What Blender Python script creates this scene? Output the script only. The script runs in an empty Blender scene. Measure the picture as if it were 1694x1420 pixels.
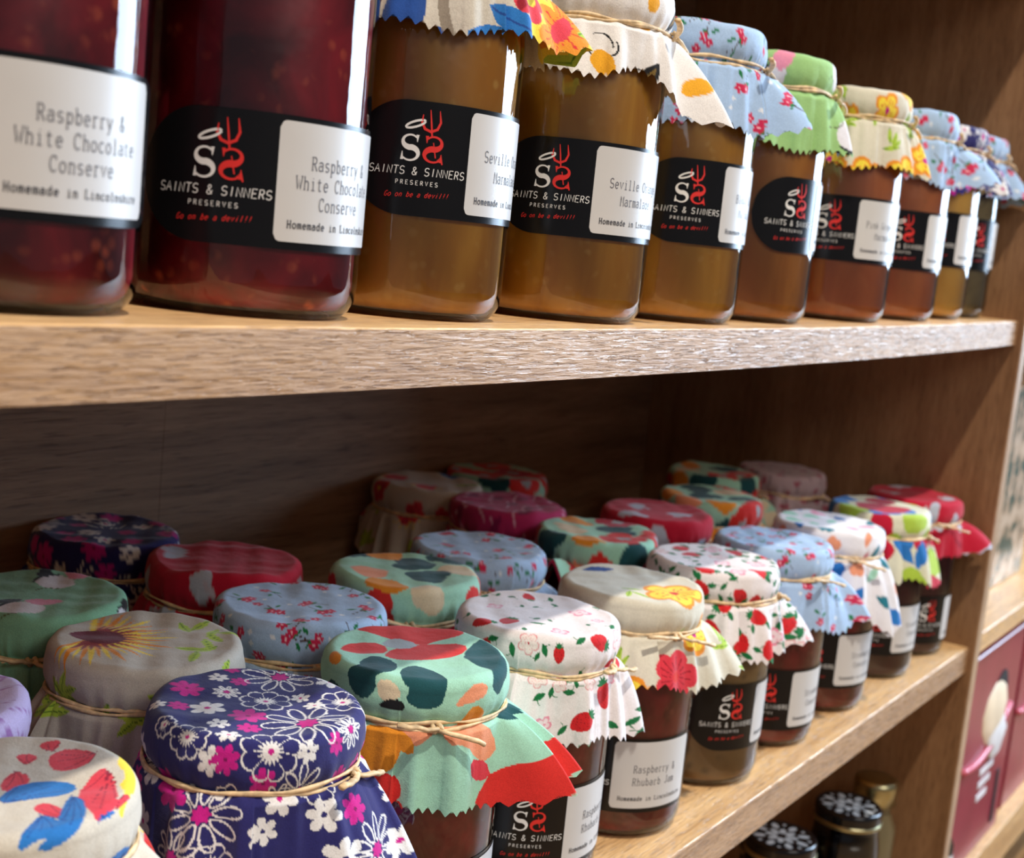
import bpy, math, random
import numpy as np
from mathutils import Matrix, Vector

# ------------------------------------------------------------------ camera, world, lights
S = 0.001                                   # everything is laid out in millimetres
scene = bpy.context.scene
col = scene.collection
cam_d = bpy.data.cameras.new('camera')
cam = bpy.data.objects.new('camera', cam_d)
col.objects.link(cam)
right = Vector((0.56380782, -0.82000277, 0.09857077))
down = Vector((-0.05931514, -0.15924275, -0.98545597))
fwd = Vector((0.8237733, 0.54976104, -0.13842088))
mw = Matrix.Identity(4)
for i in range(3):
    mw[i][0] = right[i]; mw[i][1] = -down[i]; mw[i][2] = -fwd[i]
mw[0][3], mw[1][3], mw[2][3] = 0.0, -265.055 * S, 20.788 * S
cam.matrix_world = mw
cam_d.sensor_width = 36.0
cam_d.lens = 36.0 * 2174.93 / 1694.0
cam_d.clip_start = 0.02
cam_d.clip_end = 60
cam_d.dof.use_dof = True
cam_d.dof.focus_distance = 0.50
cam_d.dof.aperture_fstop = 15.0
scene.camera = cam

world = bpy.data.worlds.new('shop_interior_light')
scene.world = world
world.use_nodes = True
bg = world.node_tree.nodes['Background']
bg.inputs['Color'].default_value = (0.85, 0.88, 1.0, 1)
bg.inputs['Strength'].default_value = 0.135

def light(name, kind, loc, target, energy, color, **kw):
    d = bpy.data.lights.new(name, kind)
    d.energy = energy; d.color = color
    for k, v in kw.items(): setattr(d, k, v)
    o = bpy.data.objects.new(name, d); col.objects.link(o)
    loc = Vector(loc) * S; o.location = loc
    o.rotation_euler = (Vector(target) * S - loc).to_track_quat('-Z', 'Y').to_euler()
    return o
# ceiling spotlight above and in front of the shelves (hard, warm)
light('ceiling_spotlight', 'SPOT', (150, -845, 2250), (650, 30, -100), 200, (1.0, 0.91, 0.80),
      spot_size=math.radians(70), spot_blend=0.4, shadow_soft_size=0.045)
# daylight shop window far down the room, to the right
light('daylight_window', 'AREA', (2650, -830, 780), (600, -400, 500), 95, (0.60, 0.78, 1.0),
      shape='RECTANGLE', size=1.15, size_y=1.56)
# added soft fill in front of the unit, standing in for other shop lamps
light('soft_front_fill', 'AREA', (100, -1900, 1300), (600, 0, 0), 17, (1.0, 0.93, 0.86),
      shape='RECTANGLE', size=1.2, size_y=0.8)

vs = scene.view_settings
vs.view_transform = 'Standard'; vs.look = 'None'; vs.gamma = 1.0; vs.use_curve_mapping = False
vs.exposure = 0.08
scene.display_settings.display_device = 'sRGB'

# ------------------------------------------------------------------ helpers
def mesh_obj(name, verts, faces, mat, parent=None, smooth=False, loc=(0, 0, 0)):
    me = bpy.data.meshes.new(name)
    v = np.asarray(verts, dtype=np.float64) * S
    me.from_pydata(v.tolist(), [], faces if isinstance(faces, list) else faces.tolist())
    if smooth: me.polygons.foreach_set('use_smooth', np.ones(len(me.polygons), dtype=bool))
    if mat: me.materials.append(mat)
    me.update()
    o = bpy.data.objects.new(name, me); col.objects.link(o)
    o.location = Vector(loc) * S
    if parent: o.parent = parent
    return o

def thing(name, label, cat, loc=(0, 0, 0), rotz=0.0, group=None):
    o = bpy.data.objects.new(name, None); col.objects.link(o)
    o.empty_display_size = 0.01
    o.location = Vector(loc) * S; o.rotation_euler = (0, 0, rotz)
    o['label'] = label; o['category'] = cat
    if group: o['group'] = group
    return o

class MB:
    """collects primitives into one mesh"""
    def __init__(s): s.v = []; s.f = []
    def add(s, v, f):
        n = len(s.v); s.v += [tuple(p) for p in v]; s.f += [tuple(i + n for i in q) for q in f]
    def box(s, x0, x1, y0, y1, z0, z1, bev=0.0, nx=1, zf=None):
        """box with chamfered long edges along X; zf(x) bends it"""
        b = bev
        prof = [(y0 + b, z0), (y1 - b, z0), (y1, z0 + b), (y1, z1 - b), (y1 - b, z1), (y0 + b, z1), (y0, z1 - b), (y0, z0 + b)] if b else [(y0, z0), (y1, z0), (y1, z1), (y0, z1)]
        m = len(prof); v = []; f = []
        for i in range(nx + 1):
            x = x0 + (x1 - x0) * i / nx; dz = zf(x) if zf else 0
            v += [(x, y, z + dz) for y, z in prof]
        for i in range(nx):
            for j in range(m):
                a = i * m + j; c = i * m + (j + 1) % m
                f.append((a, c, c + m, a + m))
        f.append(tuple(range(m))[::-1]); f.append(tuple(range(nx * m, nx * m + m)))
        s.add(v, [q[::-1] for q in f])
    def lathe(s, prof, n=48, cap=True):
        v = []; f = []
        for r, z in prof:
            for i in range(n):
                a = 2 * math.pi * i / n; v.append((r * math.cos(a), r * math.sin(a), z))
        for j in range(len(prof) - 1):
            for i in range(n):
                k = (i + 1) % n
                f.append((j * n + i, j * n + k, (j + 1) * n + k, (j + 1) * n + i))
        s.add(v, f)
    def tube(s, pts, rad, n=6, closed=False, flat=1.0):
        P = [Vector(p) for p in pts]; m = len(P); v = []; f = []
        for i, p in enumerate(P):
            a = P[(i + 1) % m] if (closed or i < m - 1) else P[i]
            b = P[i - 1] if (closed or i > 0) else P[i]
            t = (a - b).normalized()
            up = Vector((0, 0, 1)) if abs(t.z) < 0.9 else Vector((1, 0, 0))
            sx = t.cross(up).normalized(); sy = sx.cross(t).normalized()
            r = rad[i] if isinstance(rad, (list, tuple)) else rad
            for k in range(n):
                an = 2 * math.pi * k / n
                v.append(p + sx * (r * flat * math.cos(an)) + sy * (r * math.sin(an)))
        for i in range(m if closed else m - 1):
            for k in range(n):
                k2 = (k + 1) % n; i2 = (i + 1) % m
                f.append((i * n + k, i * n + k2, i2 * n + k2, i2 * n + k))
        if not closed:
            f.append(tuple(range(n))[::-1]); f.append(tuple(range((m - 1) * n, m * n)))
        s.add(v, f)
    def build(s, name, mat, parent=None, smooth=False, loc=(0, 0, 0)):
        return mesh_obj(name, s.v, s.f, mat, parent, smooth, loc)

# ------------------------------------------------------------------ materials
def new_mat(name):
    m = bpy.data.materials.new(name); m.use_nodes = True
    nt = m.node_tree; p = nt.nodes['Principled BSDF']
    return m, nt, p
def N(nt, t, **kw):
    n = nt.nodes.new(t)
    for k, v in kw.items():
        if k.startswith('i_'): n.inputs[k[2:].replace('_', ' ')].default_value = v
        else: setattr(n, k, v)
    return n
def ramp(nt, stops):
    r = nt.nodes.new('ShaderNodeValToRGB'); e = r.color_ramp.elements
    while len(e) < len(stops): e.new(0.5)
    for q, (p, c) in zip(e, stops): q.position = p; q.color = (*c, 1)
    return r
def simple(name, color, rough=0.5, metal=0.0, noise=0.0, spec=0.5, nscale=60.0, bump=0.0):
    m, nt, p = new_mat(name)
    p.inputs['Roughness'].default_value = rough; p.inputs['Metallic'].default_value = metal
    p.inputs['Specular IOR Level'].default_value = spec
    tc = N(nt, 'ShaderNodeTexCoord'); nz = N(nt, 'ShaderNodeTexNoise'); nz.inputs['Scale'].default_value = nscale
    nt.links.new(tc.outputs['Object'], nz.inputs['Vector'])
    a = [c * (1 - noise) for c in color]; b = [min(1, c * (1 + noise)) for c in color]
    r = ramp(nt, [(0.3, a), (0.7, b)])
    nt.links.new(nz.outputs['Fac'], r.inputs['Fac']); nt.links.new(r.outputs['Color'], p.inputs['Base Color'])
    if bump:
        bp = N(nt, 'ShaderNodeBump'); bp.inputs['Strength'].default_value = bump; bp.inputs['Distance'].default_value = 0.0005
        nt.links.new(nz.outputs['Fac'], bp.inputs['Height']); nt.links.new(bp.outputs['Normal'], p.inputs['Normal'])
    return m

def oak(name, axis, light_c, dark_c, rough=0.42, bump=0.35, fine=1.0, glint=0.0):
    """oak veneer with its grain along one axis"""
    m, nt, p = new_mat(name)
    L = nt.links.new
    tc = N(nt, 'ShaderNodeTexCoord')
    def mapped(along, across):
        mp = N(nt, 'ShaderNodeMapping')
        sc = [across] * 3; sc['XYZ'.index(axis)] = along
        mp.inputs['Scale'].default_value = sc
        L(tc.outputs['Object'], mp.inputs['Vector']); return mp
    big = N(nt, 'ShaderNodeTexNoise'); big.inputs['Scale'].default_value = 1.0; big.inputs['Detail'].default_value = 5; big.inputs['Roughness'].default_value = 0.6
    big.inputs['Distortion'].default_value = 0.5
    L(mapped(4, 60).outputs['Vector'], big.inputs['Vector'])
    fin = N(nt, 'ShaderNodeTexNoise'); fin.inputs['Scale'].default_value = 1.0; fin.inputs['Detail'].default_value = 4; fin.inputs['Roughness'].default_value = 0.65
    L(mapped(45 * fine, 620 * fine).outputs['Vector'], fin.inputs['Vector'])
    pore = N(nt, 'ShaderNodeTexNoise'); pore.inputs['Scale'].default_value = 1.0; pore.inputs['Detail'].default_value = 2
    L(mapped(70 * fine, 1300 * fine).outputs['Vector'], pore.inputs['Vector'])
    r1 = ramp(nt, [(0.32, dark_c), (0.62, light_c)]); L(big.outputs['Fac'], r1.inputs['Fac'])
    r2 = ramp(nt, [(0.30, [c * 0.62 for c in dark_c]), (0.55, (1, 1, 1))]); L(fin.outputs['Fac'], r2.inputs['Fac'])
    r2.color_ramp.elements[0].color = (0.62, 0.55, 0.48, 1)
    mx = N(nt, 'ShaderNodeMixRGB', blend_type='MULTIPLY'); mx.inputs['Fac'].default_value = 0.75
    L(r1.outputs['Color'], mx.inputs['Color1']); L(r2.outputs['Color'], mx.inputs['Color2'])
    r3 = ramp(nt, [(0.33, (0.5, 0.42, 0.36)), (0.42, (1, 1, 1))]); L(pore.outputs['Fac'], r3.inputs['Fac'])
    mx2 = N(nt, 'ShaderNodeMixRGB', blend_type='MULTIPLY'); mx2.inputs['Fac'].default_value = 0.7
    L(mx.outputs['Color'], mx2.inputs['Color1']); L(r3.outputs['Color'], mx2.inputs['Color2'])
    L(mx2.outputs['Color'], p.inputs['Base Color'])
    p.inputs['Roughness'].default_value = rough
    if glint:      # lacquer shines on the ridges between the pores
        pg = N(nt, 'ShaderNodeTexNoise'); pg.inputs['Scale'].default_value = 1.0; pg.inputs['Detail'].default_value = 1
        L(mapped(75, 900).outputs['Vector'], pg.inputs['Vector'])
        rg = ramp(nt, [(0.50, (rough + .2,) * 3), (0.60, (rough - glint,) * 3)]); L(pg.outputs['Fac'], rg.inputs['Fac']); L(rg.outputs['Color'], p.inputs['Roughness'])
    ad = N(nt, 'ShaderNodeMath', operation='ADD'); L(fin.outputs['Fac'], ad.inputs[0]); L(r3.outputs['Color'], ad.inputs[1])
    bp = N(nt, 'ShaderNodeBump'); bp.inputs['Strength'].default_value = bump; bp.inputs['Distance'].default_value = 0.0006
    L(ad.outputs['Value'], bp.inputs['Height']); L(bp.outputs['Normal'], p.inputs['Normal'])
    return m

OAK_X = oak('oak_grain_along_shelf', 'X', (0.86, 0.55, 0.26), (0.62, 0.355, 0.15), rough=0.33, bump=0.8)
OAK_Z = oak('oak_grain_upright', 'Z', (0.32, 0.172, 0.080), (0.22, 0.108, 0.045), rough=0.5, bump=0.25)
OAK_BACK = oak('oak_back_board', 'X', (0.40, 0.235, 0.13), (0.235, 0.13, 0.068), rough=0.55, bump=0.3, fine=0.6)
OAK_EDGE = oak('oak_pale_edging', 'Z', (0.60, 0.42, 0.27), (0.47, 0.31, 0.19), rough=0.4, bump=0.3)
OAK_FRONT = oak('oak_front_edging', 'X', (0.60, 0.375, 0.205), (0.46, 0.27, 0.14), rough=0.30, bump=1.0, fine=1.5, glint=0.18)
GROOVE = simple('dark_gap', (0.05, 0.03, 0.02), 0.8)
FLOOR = oak('floor_boards', 'X', (0.50, 0.30, 0.13), (0.22, 0.11, 0.04), rough=0.4, bump=0.3, fine=0.15)

def glass_mat():
    m = bpy.data.materials.new('clear_jar_glass'); m.use_nodes = True
    nt = m.node_tree; nt.nodes.clear(); L = nt.links.new
    out = N(nt, 'ShaderNodeOutputMaterial'); mix = N(nt, 'ShaderNodeMixShader')
    tr = N(nt, 'ShaderNodeBsdfTransparent'); tr.inputs['Color'].default_value = (0.955, 0.965, 0.955, 1)
    gl = N(nt, 'ShaderNodeBsdfGlossy'); gl.inputs['Roughness'].default_value = 0.03
    fr = N(nt, 'ShaderNodeFresnel'); fr.inputs['IOR'].default_value = 1.55
    nz = N(nt, 'ShaderNodeTexNoise'); nz.inputs['Scale'].default_value = 1.0; nz.inputs['Detail'].default_value = 3
    tc = N(nt, 'ShaderNodeTexCoord'); mp = N(nt, 'ShaderNodeMapping'); mp.inputs['Scale'].default_value = (130, 130, 22)
    L(tc.outputs['Object'], mp.inputs['Vector']); L(mp.outputs['Vector'], nz.inputs['Vector'])
    bp = N(nt, 'ShaderNodeBump'); bp.inputs['Strength'].default_value = 0.12; bp.inputs['Distance'].default_value = 0.001
    L(nz.outputs['Fac'], bp.inputs['Height']); L(bp.outputs['Normal'], gl.inputs['Normal']); L(bp.outputs['Normal'], fr.inputs['Normal'])
    mr = N(nt, 'ShaderNodeMath', operation='MULTIPLY'); mr.inputs[1].default_value = 1.35
    L(fr.outputs['Fac'], mr.inputs[0]); L(mr.outputs['Value'], mix.inputs['Fac'])
    L(tr.outputs['BSDF'], mix.inputs[1]); L(gl.outputs['BSDF'], mix.inputs[2]); L(mix.outputs['Shader'], out.inputs['Surface'])
    return m
GLASS = glass_mat()

def preserve(name, deep, bright, bits, bit_amt, rough=0.35, scale=120.0, streak=1.0):
    """jam or marmalade seen through the wall of its jar: soft mottling with pulp, seeds or peel"""
    m, nt, p = new_mat(name); L = nt.links.new
    tc = N(nt, 'ShaderNodeTexCoord'); mp = N(nt, 'ShaderNodeMapping'); mp.inputs['Scale'].default_value = (1, 1, streak)
    oi = N(nt, 'ShaderNodeObjectInfo'); va = N(nt, 'ShaderNodeVectorMath', operation='ADD')
    L(tc.outputs['Object'], va.inputs[0]); L(oi.outputs['Random'], va.inputs[1]); L(va.outputs['Vector'], mp.inputs['Vector'])
    n1 = N(nt, 'ShaderNodeTexNoise'); n1.inputs['Scale'].default_value = scale * 0.35; n1.inputs['Detail'].default_value = 4; n1.inputs['Distortion'].default_value = 0.8
    L(mp.outputs['Vector'], n1.inputs['Vector'])
    r1 = ramp(nt, [(0.35, deep), (0.68, bright)]); L(n1.outputs['Fac'], r1.inputs['Fac'])
    v = N(nt, 'ShaderNodeTexVoronoi'); v.inputs['Scale'].default_value = scale * 1.6; L(va.outputs['Vector'], v.inputs['Vector'])
    r2 = ramp(nt, [(0.18, (1, 1, 1)), (0.42, (0, 0, 0))]); L(v.outputs['Distance'], r2.inputs['Fac'])
    n2 = N(nt, 'ShaderNodeTexNoise'); n2.inputs['Scale'].default_value = scale * 0.8; L(va.outputs['Vector'], n2.inputs['Vector'])
    r3 = ramp(nt, [(0.5, (0, 0, 0)), (0.66, (bit_amt,) * 3)]); L(n2.outputs['Fac'], r3.inputs['Fac'])
    mm = N(nt, 'ShaderNodeMath', operation='MULTIPLY'); L(r2.outputs['Color'], mm.inputs[0]); L(r3.outputs['Color'], mm.inputs[1])
    mx = N(nt, 'ShaderNodeMixRGB'); L(mm.outputs['Value'], mx.inputs['Fac']); L(r1.outputs['Color'], mx.inputs['Color1']); mx.inputs['Color2'].default_value = (*bits, 1)
    L(mx.outputs['Color'], p.inputs['Base Color'])
    p.inputs['Roughness'].default_value = rough
    p.inputs['Subsurface Weight'].default_value = 0.0
    bp = N(nt, 'ShaderNodeBump'); bp.inputs['Strength'].default_value = 0.35; bp.inputs['Distance'].default_value = 0.001
    L(n2.outputs['Fac'], bp.inputs['Height']); L(bp.outputs['Normal'], p.inputs['Normal'])
    return m
RASP = preserve('raspberry_conserve', (0.14, 0.003, 0.010), (0.50, 0.018, 0.035), (0.85, 0.16, 0.08), 1.0, scale=110)
JAMRED = preserve('dark_red_jam', (0.17, 0.005, 0.010), (0.46, 0.024, 0.034), (0.5, 0.07, 0.05), 0.5)
MARM = preserve('seville_marmalade', (0.60, 0.25, 0.020), (0.86, 0.45, 0.06), (0.95, 0.6, 0.16), 0.5, streak=0.25)
BLOOD = preserve('blood_orange_marmalade', (0.55, 0.19, 0.025), (0.76, 0.32, 0.055), (0.55, 0.22, 0.06), 0.4, streak=0.25)
PINK = preserve('pink_marmalade', (0.60, 0.17, 0.055), (0.78, 0.27, 0.09), (0.5, 0.2, 0.08), 0.3, streak=0.3)
LEMON = preserve('golden_marmalade', (0.90, 0.50, 0.09), (0.95, 0.6, 0.15), (0.8, 0.5, 0.15), 0.3)
OLIVE = preserve('olive_pickle', (0.22, 0.16, 0.07), (0.33, 0.25, 0.12), (0.06, 0.04, 0.02), 0.9)
CHUT = preserve('brown_fruit_chutney', (0.36, 0.20, 0.07), (0.50, 0.31, 0.13), (0.03, 0.015, 0.01), 1.0, scale=70)
DARKJ = preserve('dark_plum_preserve', (0.045, 0.004, 0.010), (0.12, 0.012, 0.025), (0.18, 0.03, 0.04), 0.5)

BLACK = simple('black_label_film', (0.006, 0.006, 0.007), 0.24, noise=0.05, spec=0.35)
WHITE = simple('white_sticker_paper', (0.66, 0.655, 0.645), 0.34, noise=0.02)
INK_W = simple('white_ink', (0.85, 0.85, 0.83), 0.4)
INK_R = simple('red_ink', (0.75, 0.03, 0.025), 0.4)
INK_G = simple('grey_typewriter_ink', (0.13, 0.13, 0.15), 0.5)
INK_K = simple('dark_typewriter_ink', (0.06, 0.06, 0.07), 0.5)
RAFFIA = simple('straw_coloured_raffia', (0.72, 0.52, 0.29), 0.6, noise=0.35, nscale=250, bump=0.4)

def cloth_mat():
    m, nt, p = new_mat('printed_cotton'); L = nt.links.new
    at = N(nt, 'ShaderNodeAttribute', attribute_name='Print')
    tc = N(nt, 'ShaderNodeTexCoord'); nz = N(nt, 'ShaderNodeTexNoise'); nz.inputs['Scale'].default_value = 1800; nz.inputs['Detail'].default_value = 2
    L(tc.outputs['Object'], nz.inputs['Vector'])
    r = ramp(nt, [(0.3, (0.84, 0.84, 0.84)), (0.7, (1, 1, 1))]); L(nz.outputs['Fac'], r.inputs['Fac'])
    mx = N(nt, 'ShaderNodeMixRGB', blend_type='MULTIPLY'); mx.inputs['Fac'].default_value = 1
    L(at.outputs['Color'], mx.inputs['Color1']); L(r.outputs['Color'], mx.inputs['Color2']); L(mx.outputs['Color'], p.inputs['Base Color'])
    p.inputs['Roughness'].default_value = 0.85; p.inputs['Specular IOR Level'].default_value = 0.25
    p.inputs['Sheen Weight'].default_value = 0.15
    n2 = N(nt, 'ShaderNodeTexNoise'); n2.inputs['Scale'].default_value = 90; n2.inputs['Detail'].default_value = 3
    L(tc.outputs['Object'], n2.inputs['Vector'])
    bp = N(nt, 'ShaderNodeBump'); bp.inputs['Strength'].default_value = 0.25; bp.inputs['Distance'].default_value = 0.0004
    b2 = N(nt, 'ShaderNodeBump'); b2.inputs['Strength'].default_value = 0.35; b2.inputs['Distance'].default_value = 0.0022
    L(nz.outputs['Fac'], bp.inputs['Height']); L(n2.outputs['Fac'], b2.inputs['Height']); L(b2.outputs['Normal'], bp.inputs['Normal']); L(bp.outputs['Normal'], p.inputs['Normal'])
    return m
CLOTH = cloth_mat()
# ------------------------------------------------------------------ fabric prints (painted per vertex in flat cloth millimetres)
def lin(r, g, b):
    f = lambda c: (c / 255 / 12.92) if c / 255 <= 0.04045 else ((c / 255 + 0.055) / 1.055) ** 2.4
    return np.array([f(r), f(g), f(b)])
C_ = dict(yel=lin(250, 222, 70), cor=lin(226, 62, 78), blu=lin(40, 120, 195), dbl=lin(30, 75, 150), red=lin(222, 48, 42), tea=lin(22, 78, 84),
          pea=lin(245, 160, 120), ora=lin(238, 150, 40), cre=lin(232, 214, 180), blk=lin(22, 24, 28), gry=lin(170, 180, 185), mint=lin(168, 222, 196),
          navy=lin(42, 41, 106), white=lin(240, 238, 236), mag=lin(205, 25, 140), straw=lin(218, 32, 38), leaf=lin(20, 120, 65), pink=lin(238, 150, 175),
          linen=lin(214, 206, 190), pale=lin(172, 200, 232), blossom=lin(205, 35, 80), lime=lin(176, 206, 70), dkg=lin(92, 136, 40),
          green=lin(160, 205, 130), crim=lin(196, 18, 52), lav=lin(205, 190, 235), brown=lin(80, 50, 40))

class Painter:
    def __init__(s, uv, base):
        s.uv = uv; s.c = np.tile(np.asarray(base, dtype=np.float32), (len(uv), 1))
    def near(s, x, y, R):
        d = s.uv - np.array([x, y]); return np.nonzero((np.abs(d[:, 0]) < R) & (np.abs(d[:, 1]) < R))[0]
    def put(s, idx, mask, colour): s.c[idx[mask]] = colour
    def poly(s, P, colour):
        P = np.asarray(P, float)
        for _ in range(1):
            Q = np.roll(P, -1, 0); P = np.stack([P * .75 + Q * .25, P * .25 + Q * .75], 1).reshape(-1, 2)
        c = (P.min(0) + P.max(0)) / 2; R = (P.max(0) - P.min(0)).max() / 2 + 0.5
        i = s.near(c[0], c[1], R); q = s.uv[i]; ins = np.zeros(len(i), bool); n = len(P)
        for k in range(n):
            a, b = P[k], P[(k + 1) % n]
            cr = ((a[1] > q[:, 1]) != (b[1] > q[:, 1]))
            with np.errstate(divide='ignore', invalid='ignore'):
                xi = (b[0] - a[0]) * (q[:, 1] - a[1]) / (b[1] - a[1]) + a[0]
            ins ^= cr & (q[:, 0] < xi)
        s.put(i, ins, colour)
    def local(s, x, y, R, rot=0):
        i = s.near(x, y, R * 1.15); d = s.uv[i] - np.array([x, y]); c, n = math.cos(rot), math.sin(rot)
        u = d[:, 0] * c + d[:, 1] * n; v = -d[:, 0] * n + d[:, 1] * c
        return i, u, v, np.hypot(u, v), np.arctan2(v, u)
    def petals(s, x, y, R, colour, n=5, rot=0, depth=0.55, centre=None, cr=0.2, lines=None):
        i, u, v, r, a = s.local(x, y, R, rot)
        f = R * (1 - depth + depth * np.abs(np.cos(n * a / 2)) ** 0.6)
        s.put(i, r < f, colour)
        if lines is not None: s.put(i, (r < f * 0.75) & (r > R * .25) & (np.abs(np.sin(n * a / 2 * 3)) > .96), lines)
        if centre is not None: s.put(i, r < R * cr, centre)
    def outline(s, x, y, R, colour, n=7, rot=0, depth=0.3, w=0.5, centre=None, cc=None, cr=0.35):
        i, u, v, r, a = s.local(x, y, R, rot)
        f = R * (1 - depth + depth * np.abs(np.cos(n * a / 2)) ** 0.6)
        s.put(i, (r < f) & (r > f - w), colour)
        s.put(i, (r > R * .38) & (r < f) & (np.abs(np.cos(n * a / 2)) < .10) & (r > f * .55), colour)
        if centre is not None:
            g = R * cr * (1 + .25 * np.cos(n * 2 * a)); s.put(i, r < g, centre)
            if cc is not None: s.put(i, r < R * .10, cc)
    def daisy(s, x, y, R, colour, n=9, rot=0, w=0.45, centre=None):
        i, u, v, r, a = s.local(x, y, R, rot)
        seg = 2 * math.pi / n; aa = (a + seg / 2) % seg - seg / 2
        px = r * np.cos(aa); py = r * np.sin(aa)
        hw = R * 0.185; L0, L1 = R * .22, R * .97
        t = np.clip((px - L0) / (L1 - L0), 0, 1)
        half = hw * np.sqrt(np.clip(4 * t * (1 - t) * (0.55 + 0.6 * t), 0, 1))
        inside = (px > L0) & (px < L1) & (np.abs(py) < half)
        core = (px > L0 + w) & (px < L1 - w) & (np.abs(py) < half - w)
        s.put(i, inside & ~core, colour)
        if centre is not None: s.put(i, r < R * .2 * (1 + .2 * np.cos(7 * a)), centre)
    def leaf(s, x, y, L, colour, rot=0, wd=0.42, vein=None):
        i, u, v, r, a = s.local(x, y, L, rot)
        h = L * wd * (1 - (u / L) ** 2)
        s.put(i, (np.abs(u) < L) & (np.abs(v) < h), colour)
        if vein is not None: s.put(i, (np.abs(u) < L * .9) & (np.abs(v) < max(.16, L * .035)), vein)
    def blob(s, x, y, R, colour, seed=0, rough=0.3, ax=1.0, rot=0):
        i, u, v, r, a = s.local(x, y, R * max(1, ax) * 1.4, rot); rr = np.hypot(u / ax, v); rn = random.Random(seed)
        f = 1 + sum(rough / (k) * math.cos(1) * np.cos(k * a + rn.uniform(0, 6.3)) for k in (2, 3, 5))
        s.put(i, rr < R * f, colour)
    def line(s, x0, y0, x1, y1, w, colour, bow=0.0):
        L = math.hypot(x1 - x0, y1 - y0); i, u, v, r, a = s.local((x0 + x1) / 2, (y0 + y1) / 2, L / 2 + w + abs(bow), math.atan2(y1 - y0, x1 - x0))
        c = bow * (1 - (2 * u / L) ** 2); s.put(i, (np.abs(u) < L / 2) & (np.abs(v - c) < w / 2), colour)
    def rays(s, x, y, R, colour, n=26, a0=-1.2, a1=1.2, rot=0, inner=0.25):
        i, u, v, r, a = s.local(x, y, R, rot)
        k = np.abs(((a - a0) / (a1 - a0) * n) % 1 - .5); s.put(i, (a > a0) & (a < a1) & (r > inner * R) & (r < R * (0.75 + .25 * np.cos(a * 13))) & (k > .5 * r / R), colour)

def scatter(rn, R, d, tries=700):
    """motif centres over the lid disc and over the skirt, whose print runs as a strip 40 mm x angle by height (from x = 300)"""
    pts = []
    for _ in range(tries):
        x, y = rn.uniform(-60, 60), rn.uniform(-60, 60)
        if x * x + y * y < 3600 and all((x - a) ** 2 + (y - b) ** 2 > d * d for a, b in pts): pts.append((x, y))
    for _ in range(tries * 2):
        x, y = rn.uniform(296, 556), rn.uniform(-4, 75)
        if all((x - a) ** 2 + (y - b) ** 2 > d * d for a, b in pts): pts.append((x, y))
    return pts

def strip_x(theta): return 300 + 40 * ((theta - math.pi / 2) % (2 * math.pi))
def to_print(x, y):
    r = math.hypot(x, y)
    return (x, y) if r < 54 else (strip_x(math.atan2(y, x)), r - 54)

ART_PARROT=[('yel',[(36.5,5.9),(37.0,-0.9),(35.3,-11.0),(28.8,-23.3),(17.3,-32.7),(14.2,-37.5),(12.5,-34.8),(20.7,-27.7),(22.2,-22.0),(27.1,-19.3),(30.5,-10.0),(35.5,-6.7),(35.2,-1.2)]),('cor',[(23.6,-10.0),(26.6,-11.4),(20.0,-24.7),(11.5,-35.2),(2.7,-37.4),(4.7,-30.9),(9.5,-18.5)]),('cor',[(21.4,8.5),(28.1,9.0),(31.5,-0.5),(22.7,-5.4),(15.2,-2.3),(17.2,4.6)]),('cor',[(13.8,15.2),(17.4,14.7),(18.4,9.9),(13.7,7.7),(12.1,10.4)]),('cor',[(22.7,16.5),(25.9,17.1),(29.5,14.0),(23.3,9.4),(22.0,13.1)]),('cor',[(0.2,2.9),(7.9,6.8),(8.6,-0.0),(3.2,-4.6),(-3.2,-3.3)]),('cor',[(-3.1,-17.0),(1.3,-16.6),(1.8,-22.6),(-1.3,-31.7),(-3.9,-28.1),(-5.0,-20.7)]),('blu',[(-4.7,-4.3),(4.8,-1.3),(13.7,-7.8),(14.7,-14.0),(8.3,-16.2),(-0.7,-12.5),(-8.0,-9.1)]),('blu',[(3.7,-21.1),(9.8,-17.6),(6.9,-27.5),(-1.9,-36.9),(-7.6,-38.9),(-12.5,-38.6),(-16.0,-36.5),(-9.2,-34.7)]),('blu',[(-19.5,-33.1),(-12.3,-27.6),(-4.5,-22.3),(-4.4,-29.9),(-2.9,-34.4),(-9.7,-35.7),(-13.9,-34.5),(-18.8,-34.9)]),('blu',[(3.6,-36.8),(10.4,-34.0),(11.8,-35.3),(7.7,-36.8)]),('cor',[(12.9,-31.9),(21.5,-27.3),(21.1,-30.4),(12.1,-34.7)])]
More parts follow.
